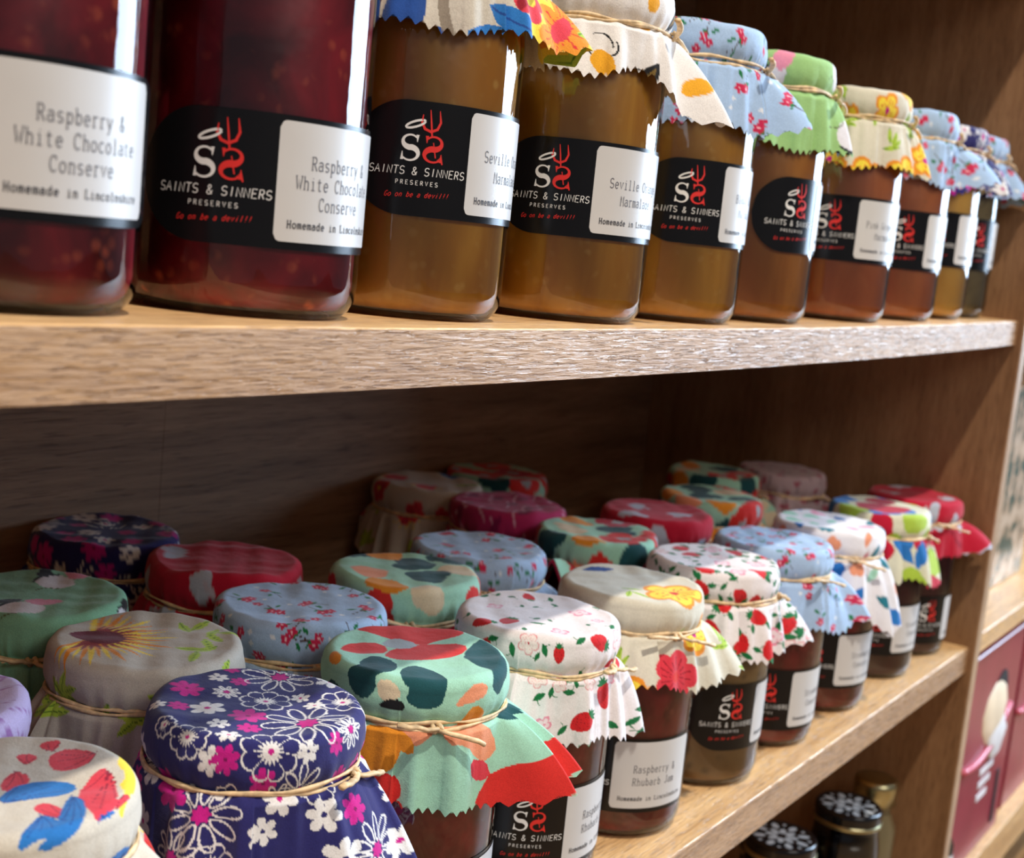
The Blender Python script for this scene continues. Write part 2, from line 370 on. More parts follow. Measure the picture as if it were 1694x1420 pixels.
ART_POPPY=[('red',[(-0.4,36.3),(12.1,35.0),(22.5,29.3),(27.2,25.1),(36.7,4.5),(30.4,0.1),(17.5,5.9),(9.7,5.0),(3.9,22.5)]),('red',[(-21.9,22.6),(-10.5,24.7),(-1.6,16.6),(-8.6,8.1),(-18.0,11.7),(-23.8,18.2)]),('red',[(-14.1,6.7),(-4.1,10.6),(12.3,7.0),(24.4,-5.7),(17.2,-12.2),(3.6,-11.2),(-9.9,-4.3),(-14.1,1.0)]),('gry',[(-4.4,16.8),(7.2,20.0),(10.7,7.0),(-0.5,5.8)]),('tea',[(-38.0,6.2),(-32.7,2.8),(-27.2,7.6),(-18.0,7.9),(-15.7,-1.6),(-22.2,-7.5),(-30.3,-10.0),(-36.3,-7.4),(-36.7,-7.7),(-40.8,-10.2),(-46.5,-6.3),(-45.0,2.4)]),('tea',[(-24.0,-9.7),(-13.9,-7.5),(-11.5,-14.3),(-16.1,-26.9),(-22.2,-32.5),(-27.4,-36.4),(-35.2,-31.3),(-37.3,-23.1),(-32.0,-22.0),(-32.3,-18.1)]),('tea',[(9.7,-14.1),(32.7,-5.9),(34.2,-11.3),(21.7,-27.6),(12.9,-38.0),(8.0,-40.8),(3.6,-45.3),(-1.9,-41.2),(0.7,-36.8),(4.3,-32.6),(4.5,-25.3)]),('pea',[(-23.4,-39.9),(-14.1,-37.5),(-9.3,-36.6),(-3.6,-39.2),(-5.7,-43.1),(-12.8,-43.5)]),('ora',[(-30.2,21.4),(-26.9,20.7),(-30.3,13.8),(-35.6,11.5),(-35.1,18.5)]),('cre',[(-37.4,-8.4),(-33.7,-15.3),(-36.3,-21.2),(-40.3,-18.8),(-43.6,-13.1)]),('blk',[(-46.4,-12.9),(-41.6,-15.8),(-37.5,-22.0),(-40.0,-25.9),(-43.6,-20.8)]),('ora',[(-57.4,-12.7),(-50.3,-18.9),(-47.8,-29.9),(-46.4,-37.9),(-51.2,-42.0),(-56.4,-29.4),(-62.8,-22.2)]),('pea',[(-30.6,-40.7),(-18.9,-46.0),(-2.6,-56.1),(6.2,-67.5),(-4.4,-72.0),(-14.6,-67.1),(-21.5,-57.9),(-32.9,-51.2)]),('red',[(-19.0,-83.5),(2.5,-75.1),(44.1,-68.9),(36.2,-58.7),(34.9,-59.6),(41.0,-71.1),(48.4,-80.8),(52.5,-84.0),(-12.5,-90.7)]),('tea',[(-0.6,-44.5),(27.6,-43.3),(31.7,-50.9),(35.6,-56.0),(4.5,-55.3)]),('cor',[(-20.6,-64.8),(-4.7,-70.9),(-0.9,-79.7),(-20.3,-74.5)])]
ART_NAVY=[('w',7.3,26.6,3.9),('w',17.3,-4.5,3.5),('w',-22.8,-5.9,3.9),('w',-28.0,-15.9,4.3),('w',-12.0,-38.3,4.3),('w',-14.6,8.5,6.5),('w',-53.7,-17.2,6.1),('w',-47.1,-29.5,4.8),('w',34.8,-3.0,6.1),('w',14.9,-13.3,3.9),('w',-39.7,-17.8,5.2),('w',-26.2,21.4,3.5),('w',48.4,-68.1,5.2),('w',37.1,-45.9,3.5),('w',-48.0,-54.0,4.8),('w',-6.5,-66.3,3.5),('m',-8.2,25.8,6.1),('m',11.1,19.3,3.9),('m',-9.2,-5.5,6.9),('m',-17.4,-14.4,4.3),('m',-21.2,15.7,3.9),('m',-36.2,-22.0,5.2),('m',-31.9,-38.2,6.1),('m',-46.9,-43.6,4.3),('m',5.5,-53.6,5.6),('m',0.9,-40.0,4.3),('m',16.6,29.6,3.5),('o',-36.5,-5.9,6.9),('o',5.6,1.0,8.2),('o',-23.3,-31.0,9.5),('o',24.3,-18.0,7.8),('o',-36.2,5.9,4.3),('d',25.7,13.9,10.8),('d',0.1,-24.2,12.1),('d',-24.0,-54.9,11.7),('d',0.5,15.2,3.9),('d',10.2,-36.7,5.2),('d',1.0,-68.9,4.3)]
ART_STRAW=[('s',-22.9,1.5,4.8),('s',-33.6,8.3,4.2),('s',19.0,18.8,3.3),('s',28.5,23.5,2.7),('s',-7.1,-38.3,4.5),('s',-29.6,-32.6,3.3),('s',-4.1,-65.9,5.4),('s',-30.0,-69.4,4.5),('l',8.4,29.2,1.7),('l',11.9,23.9,1.8),('l',5.0,12.8,1.8),('l',9.4,8.2,1.8),('l',-7.1,-3.4,2.1),('l',-4.3,-8.7,1.8),('l',-14.8,-8.8,3.3),('l',-27.9,-10.4,2.4),('l',-42.1,-12.2,3.0),('l',-33.4,-25.9,2.7),('l',-37.8,-24.8,2.1),('l',-16.2,-33.3,2.7),('l',31.7,-12.1,2.4),('l',2.2,-24.8,1.8),('l',20.1,4.4,2.1),('l',-32.7,-45.1,2.1),('l',-27.2,-50.9,2.1),('l',-51.3,-38.5,2.7),('l',-44.0,-43.3,2.4),('l',-33.7,-51.7,2.7),('l',-20.9,-49.6,2.1),('l',-45.8,-64.9,2.7),('l',8.0,-80.8,3.0),('l',-28.5,19.4,2.1),('l',25.4,10.1,2.4),('f',-35.7,-17.9,5.4),('f',-45.6,-32.2,4.8),('f',-37.4,-44.7,3.6),('f',-17.6,-55.4,3.6),('b',-5.9,20.7,4.2),('b',-16.3,-21.7,4.8),('b',17.7,-11.0,5.7),('b',-56.8,-50.4,3.9),('b',22.2,-42.0,4.5),('b',5.9,-59.2,3.0),('b',12.3,-23.7,3.0)]

ART_NAVY = [(t, *to_print(x, y), h) for t, x, y, h in ART_NAVY]
ART_STRAW = [(t, *to_print(x, y), h) for t, x, y, h in ART_STRAW]
def poly_print(pl):
    m = sum(math.hypot(*p) for p in pl) / len(pl)
    return pl if m < 50 else [(strip_x(math.atan2(y, x)), math.hypot(x, y) - 54) for x, y in pl]
ART_POPPY = [(c, poly_print(pl)) for c, pl in ART_POPPY]
ART_PARROT = [(c, poly_print(pl)) for c, pl in ART_PARROT]

def strawberry(P, x, y, R, rot, red):
    i, u, v, r, a = P.local(x, y, R * 1.5, rot)
    f = (np.abs(u) < R) & (np.abs(v) < R * .74 * np.sqrt(np.clip(1 - (u / R) ** 2, 0, 1)) * (1 - .28 * u / R))
    P.put(i, f, red); P.put(i, f & (np.sin(u * 3.4) * np.sin(v * 3.4) > .86), lin(120, 10, 20))
    for k in range(-2, 3):
        an = rot + math.pi + k * .62
        P.leaf(x - math.cos(rot) * R * .85 + math.cos(an) * R * .28, y - math.sin(rot) * R * .85 + math.sin(an) * R * .28, R * .4, C_['leaf'], an, .32)

def paint(design, uv, seed):
    rn = random.Random(seed); R = 118
    if design == 'navy':
        P = Painter(uv, C_['navy'])
        hero = seed == 1
        stamps = [q for q in ART_NAVY if q[1] < 200] if hero else []
        ex = [(q[1], q[2]) for q in stamps]
        for x, y in scatter(rn, R, 12.0):
            if all((x - a) ** 2 + (y - b) ** 2 > 144 for a, b in ex):
                stamps.append((rn.choice('wwmmmodw'), x, y, 5.4 * rn.uniform(.9, 1.35)))
        for t, x, y, h in stamps:
            a = rn.uniform(0, 6.3)
            if t == 'w': P.petals(x, y, h, C_['white'], 6, a, .62, C_['mag'] if rn.random() < .5 else C_['navy'], .16)
            elif t == 'm': P.petals(x, y, h, C_['mag'], 7, a, .55, lin(130, 10, 90), .13)
            elif t == 'o': P.outline(x, y, h * (1.15 if (x, y) in ex else 1.5), C_['white'], 8, a, .22, .8, C_['white'], C_['mag'])
            else: P.daisy(x, y, h * (1.35 if (x, y) in ex else 2.0), C_['white'], 9, a, .75, C_['mag'])
    elif design == 'strawberry':
        P = Painter(uv, lin(246, 238, 238)); hero = seed == 2
        stamps = list(ART_STRAW) if hero else []
        ex = [(q[1], q[2]) for q in stamps]
        for n_, (x, y) in enumerate(scatter(rn, R, 12.0)):
            if all((x - a) ** 2 + (y - b) ** 2 > 130 for a, b in ex):
                t = 'slsflsbs'[n_ % 8]; stamps.append((t, x, y, {'s': 5.0, 'l': 2.6, 'f': 6.0, 'b': 5.5}[t]))
                for k in range(2):
                    an = rn.uniform(0, 6.3); stamps.append(('l', x + 7.3 * math.cos(an), y + 7.3 * math.sin(an), 2.7))
        for t, x, y, h in stamps:
            a = rn.uniform(0, 6.3)
            if t == 's': strawberry(P, x, y, h * 1.2, a, C_['straw'])
            elif t == 'l': P.leaf(x, y, h * 1.2, C_['leaf'], a, .45, lin(10, 80, 40)); P.line(x, y, x + 4 * math.cos(a + 2), y + 4 * math.sin(a + 2), .4, C_['leaf'], .8)
            elif t == 'f':
                P.petals(x, y, h, lin(235, 160, 165), 5, a, .45); P.petals(x, y, h * .88, lin(250, 232, 228), 5, a, .48, C_['crim'], .1, lines=lin(235, 180, 180))
            else:
                P.petals(x, y, h, C_['pink'], 4, a, .6); P.petals(x, y, h * .72, lin(248, 225, 230), 4, a, .6, C_['pink'], .2)
    elif design == 'poppy':
        P = Painter(uv, C_['mint']); hero = seed == 3
        cols = ['tea', 'red', 'ora', 'tea', 'crim', 'pea', 'red', 'cre']
        ctr = [] if hero else None
        pts = scatter(rn, R, 21)
        for n_, (x, y) in enumerate(pts):
            if hero and (math.hypot(x, y) < 56 or 395 < x < 505): continue
            c = cols[n_ % 8]
            if c in ('red', 'crim'):
                P.petals(x, y, 15, C_[c], 4, rn.uniform(0, 6), .3); P.blob(x, y, 4, C_['gry'], n_, .5)
            elif c == 'tea':
                a = rn.uniform(0, 6); P.blob(x, y, 9, C_[c], n_, .35, 1.3, a); P.blob(x + 9 * math.cos(a + 1.5), y + 9 * math.sin(a + 1.5), 7, C_[c], n_ + 9, .3)
            else: P.blob(x, y, 9, C_[c], n_, .35, 1.2, rn.uniform(0, 6))
        if hero:
            for c, pl in ART_POPPY: P.poly(pl, C_[c])
    elif design == 'parrot':
        P = Painter(uv, C_['linen']); hero = seed == 4
        for n_, (x, y) in enumerate(scatter(rn, R, 27)):
            if hero and math.hypot(x, y) < 56: continue
            a = rn.uniform(0, 6); t = n_ % 4
            if t == 0:
                for k in range(3): P.leaf(x + 6 * math.cos(a + k), y + 6 * math.sin(a + k), 12, C_['blu'], a + k * .8, .33, C_['dbl'])
            elif t == 1:
                P.rays(x, y, 15, C_['yel'], 22, -2, 2, a, .1); P.petals(x, y, 9, C_['cor'], 5, a, .4, C_['red'], .3, lines=lin(150, 20, 60))
            elif t == 2:
                for k in range(5): P.leaf(x + 4 * math.cos(a + k), y + 4 * math.sin(a + k), 7, C_['lime'], a + k * .9, .3, C_['dkg'])
            else: P.petals(x, y, 11, C_['cor'], 5, a, .35, C_['yel'], .2, lines=lin(160, 20, 50))
        if seed == 53:
            for az_, v_, L_ in ((-150, 22, 15), (-138, 34, 13), (-102, 26, 14), (-92, 18, 12), (-110, 34, 12)):
                P.leaf(strip_x(math.radians(az_)), v_, L_, C_['blu'] if az_ > -120 else C_['dbl'], az_ * .03, .42, C_['dbl'])
            P.line(strip_x(math.radians(-132)), 8, strip_x(math.radians(-122)), 34, 4, lin(150, 138, 122), 3)
            x_ = strip_x(math.radians(-60)); P.petals(x_, 22, 17, C_['yel'], 6, .2, .35); P.petals(x_, 22, 13, C_['ora'], 6, .2, .5, C_['cor'], .3, lines=C_['red'])
            P.petals(x_ - 14, 8, 9, C_['cor'], 5, .2, .35, C_['yel'], .3); P.leaf(x_ + 10, 32, 8, C_['lime'], .6, .35, C_['dkg'])
        if hero:
            for c, pl in ART_PARROT:
                P.poly(pl, C_[c])
                if c in ('blu', 'cor'):
                    q = np.array(pl); m0 = q.mean(0); far = q[np.argmax(np.hypot(*(q - m0).T))]
                    for v_ in q: 
                        e_ = far + (v_ - far) * .8; m1 = far + (m0 - far) * .1
                        P.line(m1[0], m1[1], e_[0], e_[1], .3, C_['dbl'] if c == 'blu' else lin(150, 15, 50), .6)
            P.petals(470, 18, 12, C_['red'], 5, .4, .3, C_['yel'], .2, lines=lin(150, 20, 50)); P.leaf(486, 8, 10, C_['lime'], 1, .3, C_['dkg']); P.leaf(480, 28, 9, C_['lime'], 2, .3, C_['dkg']); P.leaf(450, 30, 12, C_['blu'], .3, .33, C_['dbl']); P.leaf(495, 16, 8, C_['lime'], 2.4, .3, C_['dkg'])
    elif design == 'feather':
        P = Painter(uv, lin(196, 190, 178))
        for n_, (x, y) in enumerate(scatter(rn, R, 24)):
            if math.hypot(x, y) < 42: continue
            a = rn.uniform(0, 6)
            for k in range(5): P.leaf(x + 4 * math.cos(a + k), y + 4 * math.sin(a + k), 7, C_['lime'], a + k * .9, .3, C_['dkg'])
        
        for k in range(30):
            a = -2.9 + k * .13; P.leaf(-14 + 15 * math.cos(a), 16 + 15 * math.sin(a), 12 + 3 * (k % 3), C_['yel'] if k % 2 else C_['ora'], a, .07)
        for k in range(16):
            a = -2.7 + k * .22; P.leaf(-14 + 8 * math.cos(a), 16 + 8 * math.sin(a), 10, lin(150, 45, 50), a, .1)
        P.blob(-12, 14, 7, lin(110, 25, 50), 3, .3, 1.5, -.9)
        for x, y, a in ((10, -22, 0), (15, -17, 1), (6, -18, 2.2), (26, -8, .5), (22, -14, 1.4), (30, -14, 2), (28, 2, .2), (22, 4, 1.2), (0, -26, .6)): P.leaf(x, y, 6.5, C_['lime'], a, .32, C_['dkg'])
    elif design == 'hibiscus':
        P = Painter(uv, lin(222, 216, 196)); hero = seed == 5
        for n_, (x, y) in enumerate(scatter(rn, R, 19)):
            a = rn.uniform(0, 6)
            if hero and (math.hypot(x, y) < 56 or abs(x - strip_x(math.radians(-115))) < 16): continue
            if n_ % 3 == 0:
                P.petals(x, y, 12, C_['ora'], 5, a, .35); P.petals(x, y, 9.5, C_['yel'], 5, a, .5, C_['mag'], .2, lines=C_['red'])
            else:
                for k in range(4): P.leaf(x + 4 * math.cos(a + k), y + 4 * math.sin(a + k), 5.5, C_['lime'], a + k * .5, .26, C_['dkg'])
        if hero:
            P.petals(0, -24, 17, C_['ora'], 5, .3, .3); P.petals(0, -24, 15, C_['yel'], 5, .3, .5, C_['red'], .18, lines=C_['red'])
            P.leaf(-22, -10, 6, C_['lime'], .4, .25, C_['dkg']); P.leaf(-17, -14, 6, C_['lime'], 1.6, .25, C_['dkg']); P.leaf(-12, -6, 6, C_['lime'], 2.4, .25, C_['dkg'])
            P.leaf(8, 26, 10, C_['dbl'], 2.6, .3); P.petals(strip_x(math.radians(-115)), 22, 14, C_['cor'], 5, 0, .25, C_['red'], .2, lines=lin(150, 20, 40))
    elif design == 'blossom':
        P = Painter(uv, C_['pale'])
        for n_, (x, y) in enumerate(scatter(rn, R, 13.5)):
            a = rn.uniform(0, 6)
            P.line(x, y, x + 11 * math.cos(a), y + 11 * math.sin(a), .45, C_['brown'], 1.5)
            P.leaf(x + 5 * math.cos(a + .5), y + 5 * math.sin(a + .5), 2.6, C_['leaf'], a + .9, .35); P.leaf(x + 7 * math.cos(a - .4), y + 7 * math.sin(a - .4), 2.4, C_['leaf'], a - .9, .35)
            for k in range(rn.choice((1, 2, 2, 3))):
                q = (x + 3.6 * k * math.cos(a + k), y + 3.6 * k * math.sin(a + k)); P.petals(*q, 2.7, C_['blossom'], 5, rn.uniform(0, 6), .6, lin(250, 190, 200), .22)
            P.petals(x - 6 * math.cos(a), y - 6 * math.sin(a), 1.3, lin(235, 240, 246), 4, 0, .5)
    elif design == 'palegreen':
        P = Painter(uv, lin(140, 200, 165) if seed % 2 else C_['green'])
        for n_, (x, y) in enumerate(scatter(rn, R, 44)):
            if seed == 20 and math.hypot(x, y) < 20: continue
            a = rn.uniform(0, 6)
            P.blob(x, y, 8, lin(235, 232, 236), n_, .2, 1.3, a); i = P.line(x - 8, y + 4, x + 8, y + 6, 1.6, C_['blk'], 3)
            P.blob(x + 3, y + 11, 3.2, C_['blk'], n_ + 3, .3, 1.8, a); P.line(x - 14, y - 6, x - 4, y - 9, .8, lin(95, 105, 60), 2)
            P.blob(x + 14, y + 3, 5, C_['pink'], n_, .3, 1.5, a)
    elif design == 'crimson':
        P = Painter(uv, C_['crim'])
        for n_, (x, y) in enumerate(scatter(rn, R, 30)):
            if seed == 31 and math.hypot(x, y) < 12: continue
            a = rn.uniform(0, 6); P.blob(x, y, 5.5, lin(190, 198, 215), n_, .5, 1.8, a); P.line(x, y, x + 10 * math.cos(a + 1), y + 10 * math.sin(a + 1), 3, lin(200, 190, 205), 2)
    elif design == 'playful':
        P = Painter(uv, lin(244, 242, 246))
        for n_, (x, y) in enumerate(scatter(rn, R, 14)):
            a = rn.uniform(0, 6); c = ('pink', 'tea', 'blu', 'pea', 'mint')[n_ % 5]
            c_ = C_['leaf'] * .6 + C_['blu'] * .4 if c == 'tea' else C_[c]
            if n_ % 2: P.petals(x, y, 6, c_, 3, a, .3)
            else: P.leaf(x, y, 7, c_, a, .45)
    elif design == 'redcream':
        P = Painter(uv, lin(226, 224, 196))
        for n_, (x, y) in enumerate(scatter(rn, R, 20)):
            a = rn.uniform(0, 6); c = ('crim', 'blu', 'lime')[n_ % 3]; P.blob(x, y, 10, C_[c], n_, .35, 1.3, a)
        P.blob(-8, -6, 14, C_['crim'], 5, .2, 1.6, -.7); P.leaf(strip_x(math.radians(-130)), 10, 12, C_['blu'], .9, .4); P.leaf(strip_x(math.radians(-110)), 12, 12, C_['blu'], 2.0, .4)
    elif design == 'bee':
        P = Painter(uv, lin(244, 240, 236))
        for n_, (x, y) in enumerate(scatter(rn, R, 22)):
            a = rn.uniform(0, 6)
            if n_ % 3 == 0: P.blob(x, y, 3.6, lin(245, 175, 40), n_, .15, 1.2, a)
            elif n_ % 3 == 1:
                P.leaf(x, y, 9, C_['blk'], a, .42); P.leaf(x, y, 6.5, lin(120, 95, 40), a, .22)
                P.line(x, y, x + 8 * math.cos(a + 1.3), y + 8 * math.sin(a + 1.3), .7, C_['blk'], 2); P.line(x, y, x + 8 * math.cos(a - 1.3), y + 8 * math.sin(a - 1.3), .7, C_['blk'], -2)
            else:
                P.line(x - 5, y, x + 3, y + 5, .8, C_['blk'], 3); P.line(x - 3, y - 4, x + 5, y + 1, .8, C_['blk'], -3); P.line(x + 3, y + 5, x + 6, y - 2, .8, C_['blk'], 2)
        for az_, v_, R_ in ((-135, 20, 4.2), (-146, 34, 2.8), (-70, 30, 3.4)): P.blob(strip_x(math.radians(az_)), v_, R_, lin(245, 175, 40), 4, .15, 1.3, 1.2)
        for x, y, a in ((18, -44, 1.0), (27, -36, .4)): P.leaf(x, y, 8, C_['blk'], a, .4); P.leaf(x, y, 5, lin(150, 115, 45), a, .22)
    elif design == 'magenta':
        P = Painter(uv, lin(190, 40, 100))
        for n_, (x, y) in enumerate(scatter(rn, R, 16)): P.line(x - 9, y - 5, x + 9, y + 7, 1.4, lin(230, 170, 195), rn.uniform(-3, 3)); P.blob(x + 5, y, 3, lin(140, 20, 80), n_, .4, 2)
    elif design == 'rosegrey':
        P = Painter(uv, lin(190, 165, 168))
        for n_, (x, y) in enumerate(scatter(rn, R, 13)): a = rn.uniform(0, 6); P.line(x - 6 * math.cos(a), y - 6 * math.sin(a), x + 6 * math.cos(a), y + 6 * math.sin(a), 1.1, lin(110, 85, 95), 1.5); P.blob(x, y + 4, 2.4, lin(170, 90, 105), n_, .4, 1.5)
    else:  # lavender stripes
        P = Painter(uv, C_['lav'])
        for n_, (x, y) in enumerate(scatter(rn, R, 9)): P.line(x - 10, y - 2, x + 10, y + 2, .8, lin(165, 120, 185), rn.uniform(-2, 2))
    return P.c

# ------------------------------------------------------------------ the gathered cloth over a lid
def cloth_cover(name, parent, H, design, seed, lobes, nt=300, ds=1.6, nbr=(), size=88.0, crumple=1.0, tie=None):
    rn = random.Random(seed * 7 + 3)
    if tie is None: tie = H - 18.5
    # vertices packed on the side towards the shop, where the print shows
    nf = int(nt * .78); a0, a1 = math.radians(-245), math.radians(-20)
    th = np.concatenate([np.linspace(a0, a1, nf, endpoint=False), np.linspace(a1, a0 + 2 * math.pi, nt - nf, endpoint=False)])
    Smax = np.full(nt, size) + 2.0 * np.cos(3 * th + rn.uniform(0, 6)) + 1.5 * np.cos(5 * th + rn.uniform(0, 6))
    phi = np.full(nt, 0.16) + 0.09 * np.cos(2 * th + rn.uniform(0, 6)) + 0.06 * np.cos(5 * th + rn.uniform(0, 6))
    for az, ext, fl, wd in lobes:
        d = (th - math.radians(az) + math.pi) % (2 * math.pi) - math.pi
        g = np.exp(-(np.abs(d) / wd) ** 1.5); Smax += ext * g; phi += fl * g
    teeth = 58
    tooth = 1.5 * (1 - 2 * np.abs(((th * teeth / (2 * math.pi) + .25 * np.sin(3 * th)) % 1) - .5) * 2) + .3 * np.sin(th * 9 + seed)
    s_top = np.concatenate([np.linspace(0.01, 33, max(6, int(33 / (ds * 1.0)))), np.linspace(34, 54, max(8, int(20 / ds)))])
    nk = max(10, int(46 / ds)); tt = np.linspace(0, 1, nk + 1)[1:]
    ks = [(k, rn.uniform(0, 6.3), rn.uniform(.5, 1)) for k in (4, 6, 7, 9, 11, 13, 17)]
    F = sum(a * np.cos(k * th + p) / (k ** .35) for k, p, a in ks); F = F / np.abs(F).max()
    F = np.sign(F) * np.abs(F) ** 0.8
    for _ in range(5):       # a few sharp pleats
        pc, pw = rn.uniform(-math.pi, math.pi), rn.uniform(.05, .12)
        d = (th - pc + math.pi) % (2 * math.pi) - math.pi
        F = F - .75 * np.exp(-np.abs(d) / pw) * np.sign(d + .02) * (np.abs(d) < .5)
    LB = sum((np.exp(-(np.abs((th - math.radians(az) + math.pi) % (2 * math.pi) - math.pi) / (wd * 1.1)) ** 2) for az, ext, fl, wd in lobes if fl > .25), start=0 * th)
    Rv = sum(rn.uniform(.3, 1) * np.cos(k * th + rn.uniform(0, 6.3)) / k ** .5 for k in (2, 3, 4, 5, 7)); Rv /= np.abs(Rv).max()
    Wr = sum(rn.uniform(.4, 1) * np.cos(k * th + rn.uniform(0, 6.3)) for k in (15, 19, 23, 31, 37)); Wr /= np.abs(Wr).max()
    Tp = [(rn.uniform(.6, 1.2), rn.uniform(0, 6.3), rn.uniform(0, 6.3)) for _ in range(4)]
    rows = []; srow = []
    for s in s_top:
        if s <= 33: r = np.full(nt, s * 1.03); z = np.full(nt, H - 1.3 + 1.1 * (s / 33) ** 3)
        elif s <= 41:
            a = (s - 33) / 8 * math.pi / 2; r = np.full(nt, 34 + 4.6 * math.sin(a)); z = np.full(nt, H - 0.2 - 5.0 * (1 - math.cos(a)))
        else:
            q = (s - 41) / 13.0; r = np.full(nt, 38.6 + 0.9 * math.sin(q * math.pi) - 2.3 * q ** 2.5); z = H - 5.2 - (tie and (H - 5.2 - tie)) * q * np.ones(nt)
            r = r + (0.75 * Wr + .5 * F) * q ** 1.3 * crumple
        r = r * (1 + .022 * Rv * crumple * min(1, max(0, (s - 15) / 25)) * (1 if s < 43 else max(0, 1 - (s - 43) / 10)))
        x, y = r * np.cos(th), r * np.sin(th)
        wob = sum(a * np.sin(x * .085 * (k + 1) + p) * np.cos(y * .085 * (k + 1) + p2) / (k + 1.5) for k, (a, p, p2) in enumerate(Tp))
        z = z + 0.95 * crumple * wob * min(1, s / 20) * (1 if s < 41 else max(0, 1 - (s - 41) / 10))
        rows.append((x, y, z)); srow.append(np.full(nt, s))
    Lsk = Smax - 54.0
    base_r = np.full(nt, 36.4) + (0.75 * Wr + .5 * F) * crumple; zc = np.full(nt, tie * 1.0); rc = base_r.copy(); lprev = np.zeros(nt)
    for j, t in enumerate(tt):
        l = Lsk * t
        if j == nk - 1: l = l + tooth
        dl = l - lprev; lprev = l
        ph = phi * (1.25 - .55 * t) + 0.75 * np.exp(-l / 3.5)
        rc = rc + np.sin(ph) * dl; zc = zc - np.cos(ph) * dl
        am = (4.2 + 3.2 * LB) * crumple * (1 - np.exp(-l / 14.0))
        r = rc + am * F + 0.6 * Wr * np.exp(-l / 10)
        lo = np.minimum(39.6, 36.2 + l * 0.9) + 0.25 * Wr + 0.3 * t
        r = lo + np.logaddexp(0, (r - lo) * 1.2) / 1.2
        for dx, dy in nbr:
            D = math.hypot(dx, dy); d = (th - math.atan2(dy, dx) + math.pi) % (2 * math.pi) - math.pi
            lim = np.where(np.abs(d) < 1.2, (D - 40.2) / np.cos(np.clip(d, -1.2, 1.2)), 1e3)
            lim2 = np.where(np.abs(d) < .9, np.maximum(lim, 39.3), 1e3); r = np.minimum(r, lim2)
        rows.append((r * np.cos(th), r * np.sin(th), zc.copy())); srow.append(54 + l)
    nr = len(rows)
    V = np.stack([np.stack(q, 1) for q in rows]).reshape(-1, 3)
    sr = np.stack(srow).reshape(-1); tht = np.tile(th, nr)
    uv = np.stack([sr * np.cos(tht), sr * np.sin(tht)], 1)
    sk = sr > 54.01
    uv[sk, 0] = 300 + 40 * ((tht[sk] - math.pi / 2) % (2 * math.pi)); uv[sk, 1] = sr[sk] - 54
    i = np.arange(nr - 1)[:, None] * nt; j = np.arange(nt)[None, :]; j2 = (j + 1) % nt
    Q = np.stack([i + j, i + nt + j, i + nt + j2, i + j2], -1).reshape(-1, 4)
    V = np.vstack([V, [[0, 0, V[:nt, 2].mean()]]])
    uv = np.vstack([uv, [[0, 0]]])
    c = len(V) - 1
    me = bpy.data.meshes.new(name)
    nq = len(Q); ntri = nt
    me.vertices.add(len(V)); me.vertices.foreach_set('co', (V * S).ravel())
    T = np.stack([np.full(nt, c), np.arange(nt), (np.arange(nt) + 1) % nt], 1)
    loops = np.concatenate([Q.ravel(), T.ravel()])
    me.loops.add(len(loops)); me.loops.foreach_set('vertex_index', loops)
    me.polygons.add(nq + ntri)
    me.polygons.foreach_set('loop_start', np.concatenate([np.arange(nq) * 4, nq * 4 + np.arange(ntri) * 3]))
    me.polygons.foreach_set('loop_total', np.concatenate([np.full(nq, 4), np.full(ntri, 3)]))
    me.polygons.foreach_set('use_smooth', np.ones(nq + ntri, dtype=bool))
    me.update(calc_edges=True)
    colr = paint(design, uv, seed)
    at = me.color_attributes.new('Print', 'FLOAT_COLOR', 'POINT')
    at.data.foreach_set('color', np.hstack([colr, np.ones((len(colr), 1))]).astype(np.float32).ravel())
    me.materials.append(CLOTH)
    o = bpy.data.objects.new(name, me); col.objects.link(o); o.parent = parent
    return o

def raffia_tie(parent, zt, az, seed, strands=2, tail=1.0):
    rn = random.Random(seed + 77); mb = MB()
    for k in range(strands):
        p1, p2 = rn.uniform(0, 6.3), rn.uniform(0, 6.3); pts = []
        for i in range(72):
            a = 2 * math.pi * i / 72
            pts.append(((38.1 + .5 * math.sin(3 * a + p1)) * math.cos(a), (38.1 + .5 * math.sin(3 * a + p1)) * math.sin(a), zt + (k - .5 * (strands - 1)) * 1.1 + 0.9 * math.sin(2 * a + p2) + .4 * math.sin(7 * a + p1)))
        mb.tube(pts, [0.78 + .25 * math.sin(i * .9 + p1) for i in range(72)], 6, True, 0.8)
    a0 = math.radians(az); kx, ky = 39.6 * math.cos(a0), 39.6 * math.sin(a0); tx, ty = -math.sin(a0), math.cos(a0)
    knot = []
    for i in range(14):
        b = i / 13 * math.pi * 3.2; knot.append((kx + 1.2 * math.cos(a0) * math.sin(b) + tx * (i / 13 - .5) * 5, ky + 1.2 * math.sin(a0) * math.sin(b) + ty * (i / 13 - .5) * 5, zt + 1.5 * math.cos(b)))
    mb.tube(knot, 0.95, 6)
    for sgn, dz in ((1, -5), (-1, 3.5)):
        L = (15 + rn.uniform(0, 9)) * tail; pts = []
        for i in range(8):
            q = i / 7; pts.append((kx + tx * sgn * L * q + math.cos(a0) * (1 + 3.2 * math.sin(q * 2.2)), ky + ty * sgn * L * q + math.sin(a0) * (1 + 3.2 * math.sin(q * 2.2)), zt + dz * q + rn.uniform(-.5, .5)))
        mb.tube(pts, [.8 + .25 * i / 7 for i in range(8)], 6, False, 1.5)
    return mb.build('raffia_tie', RAFFIA, parent, True)

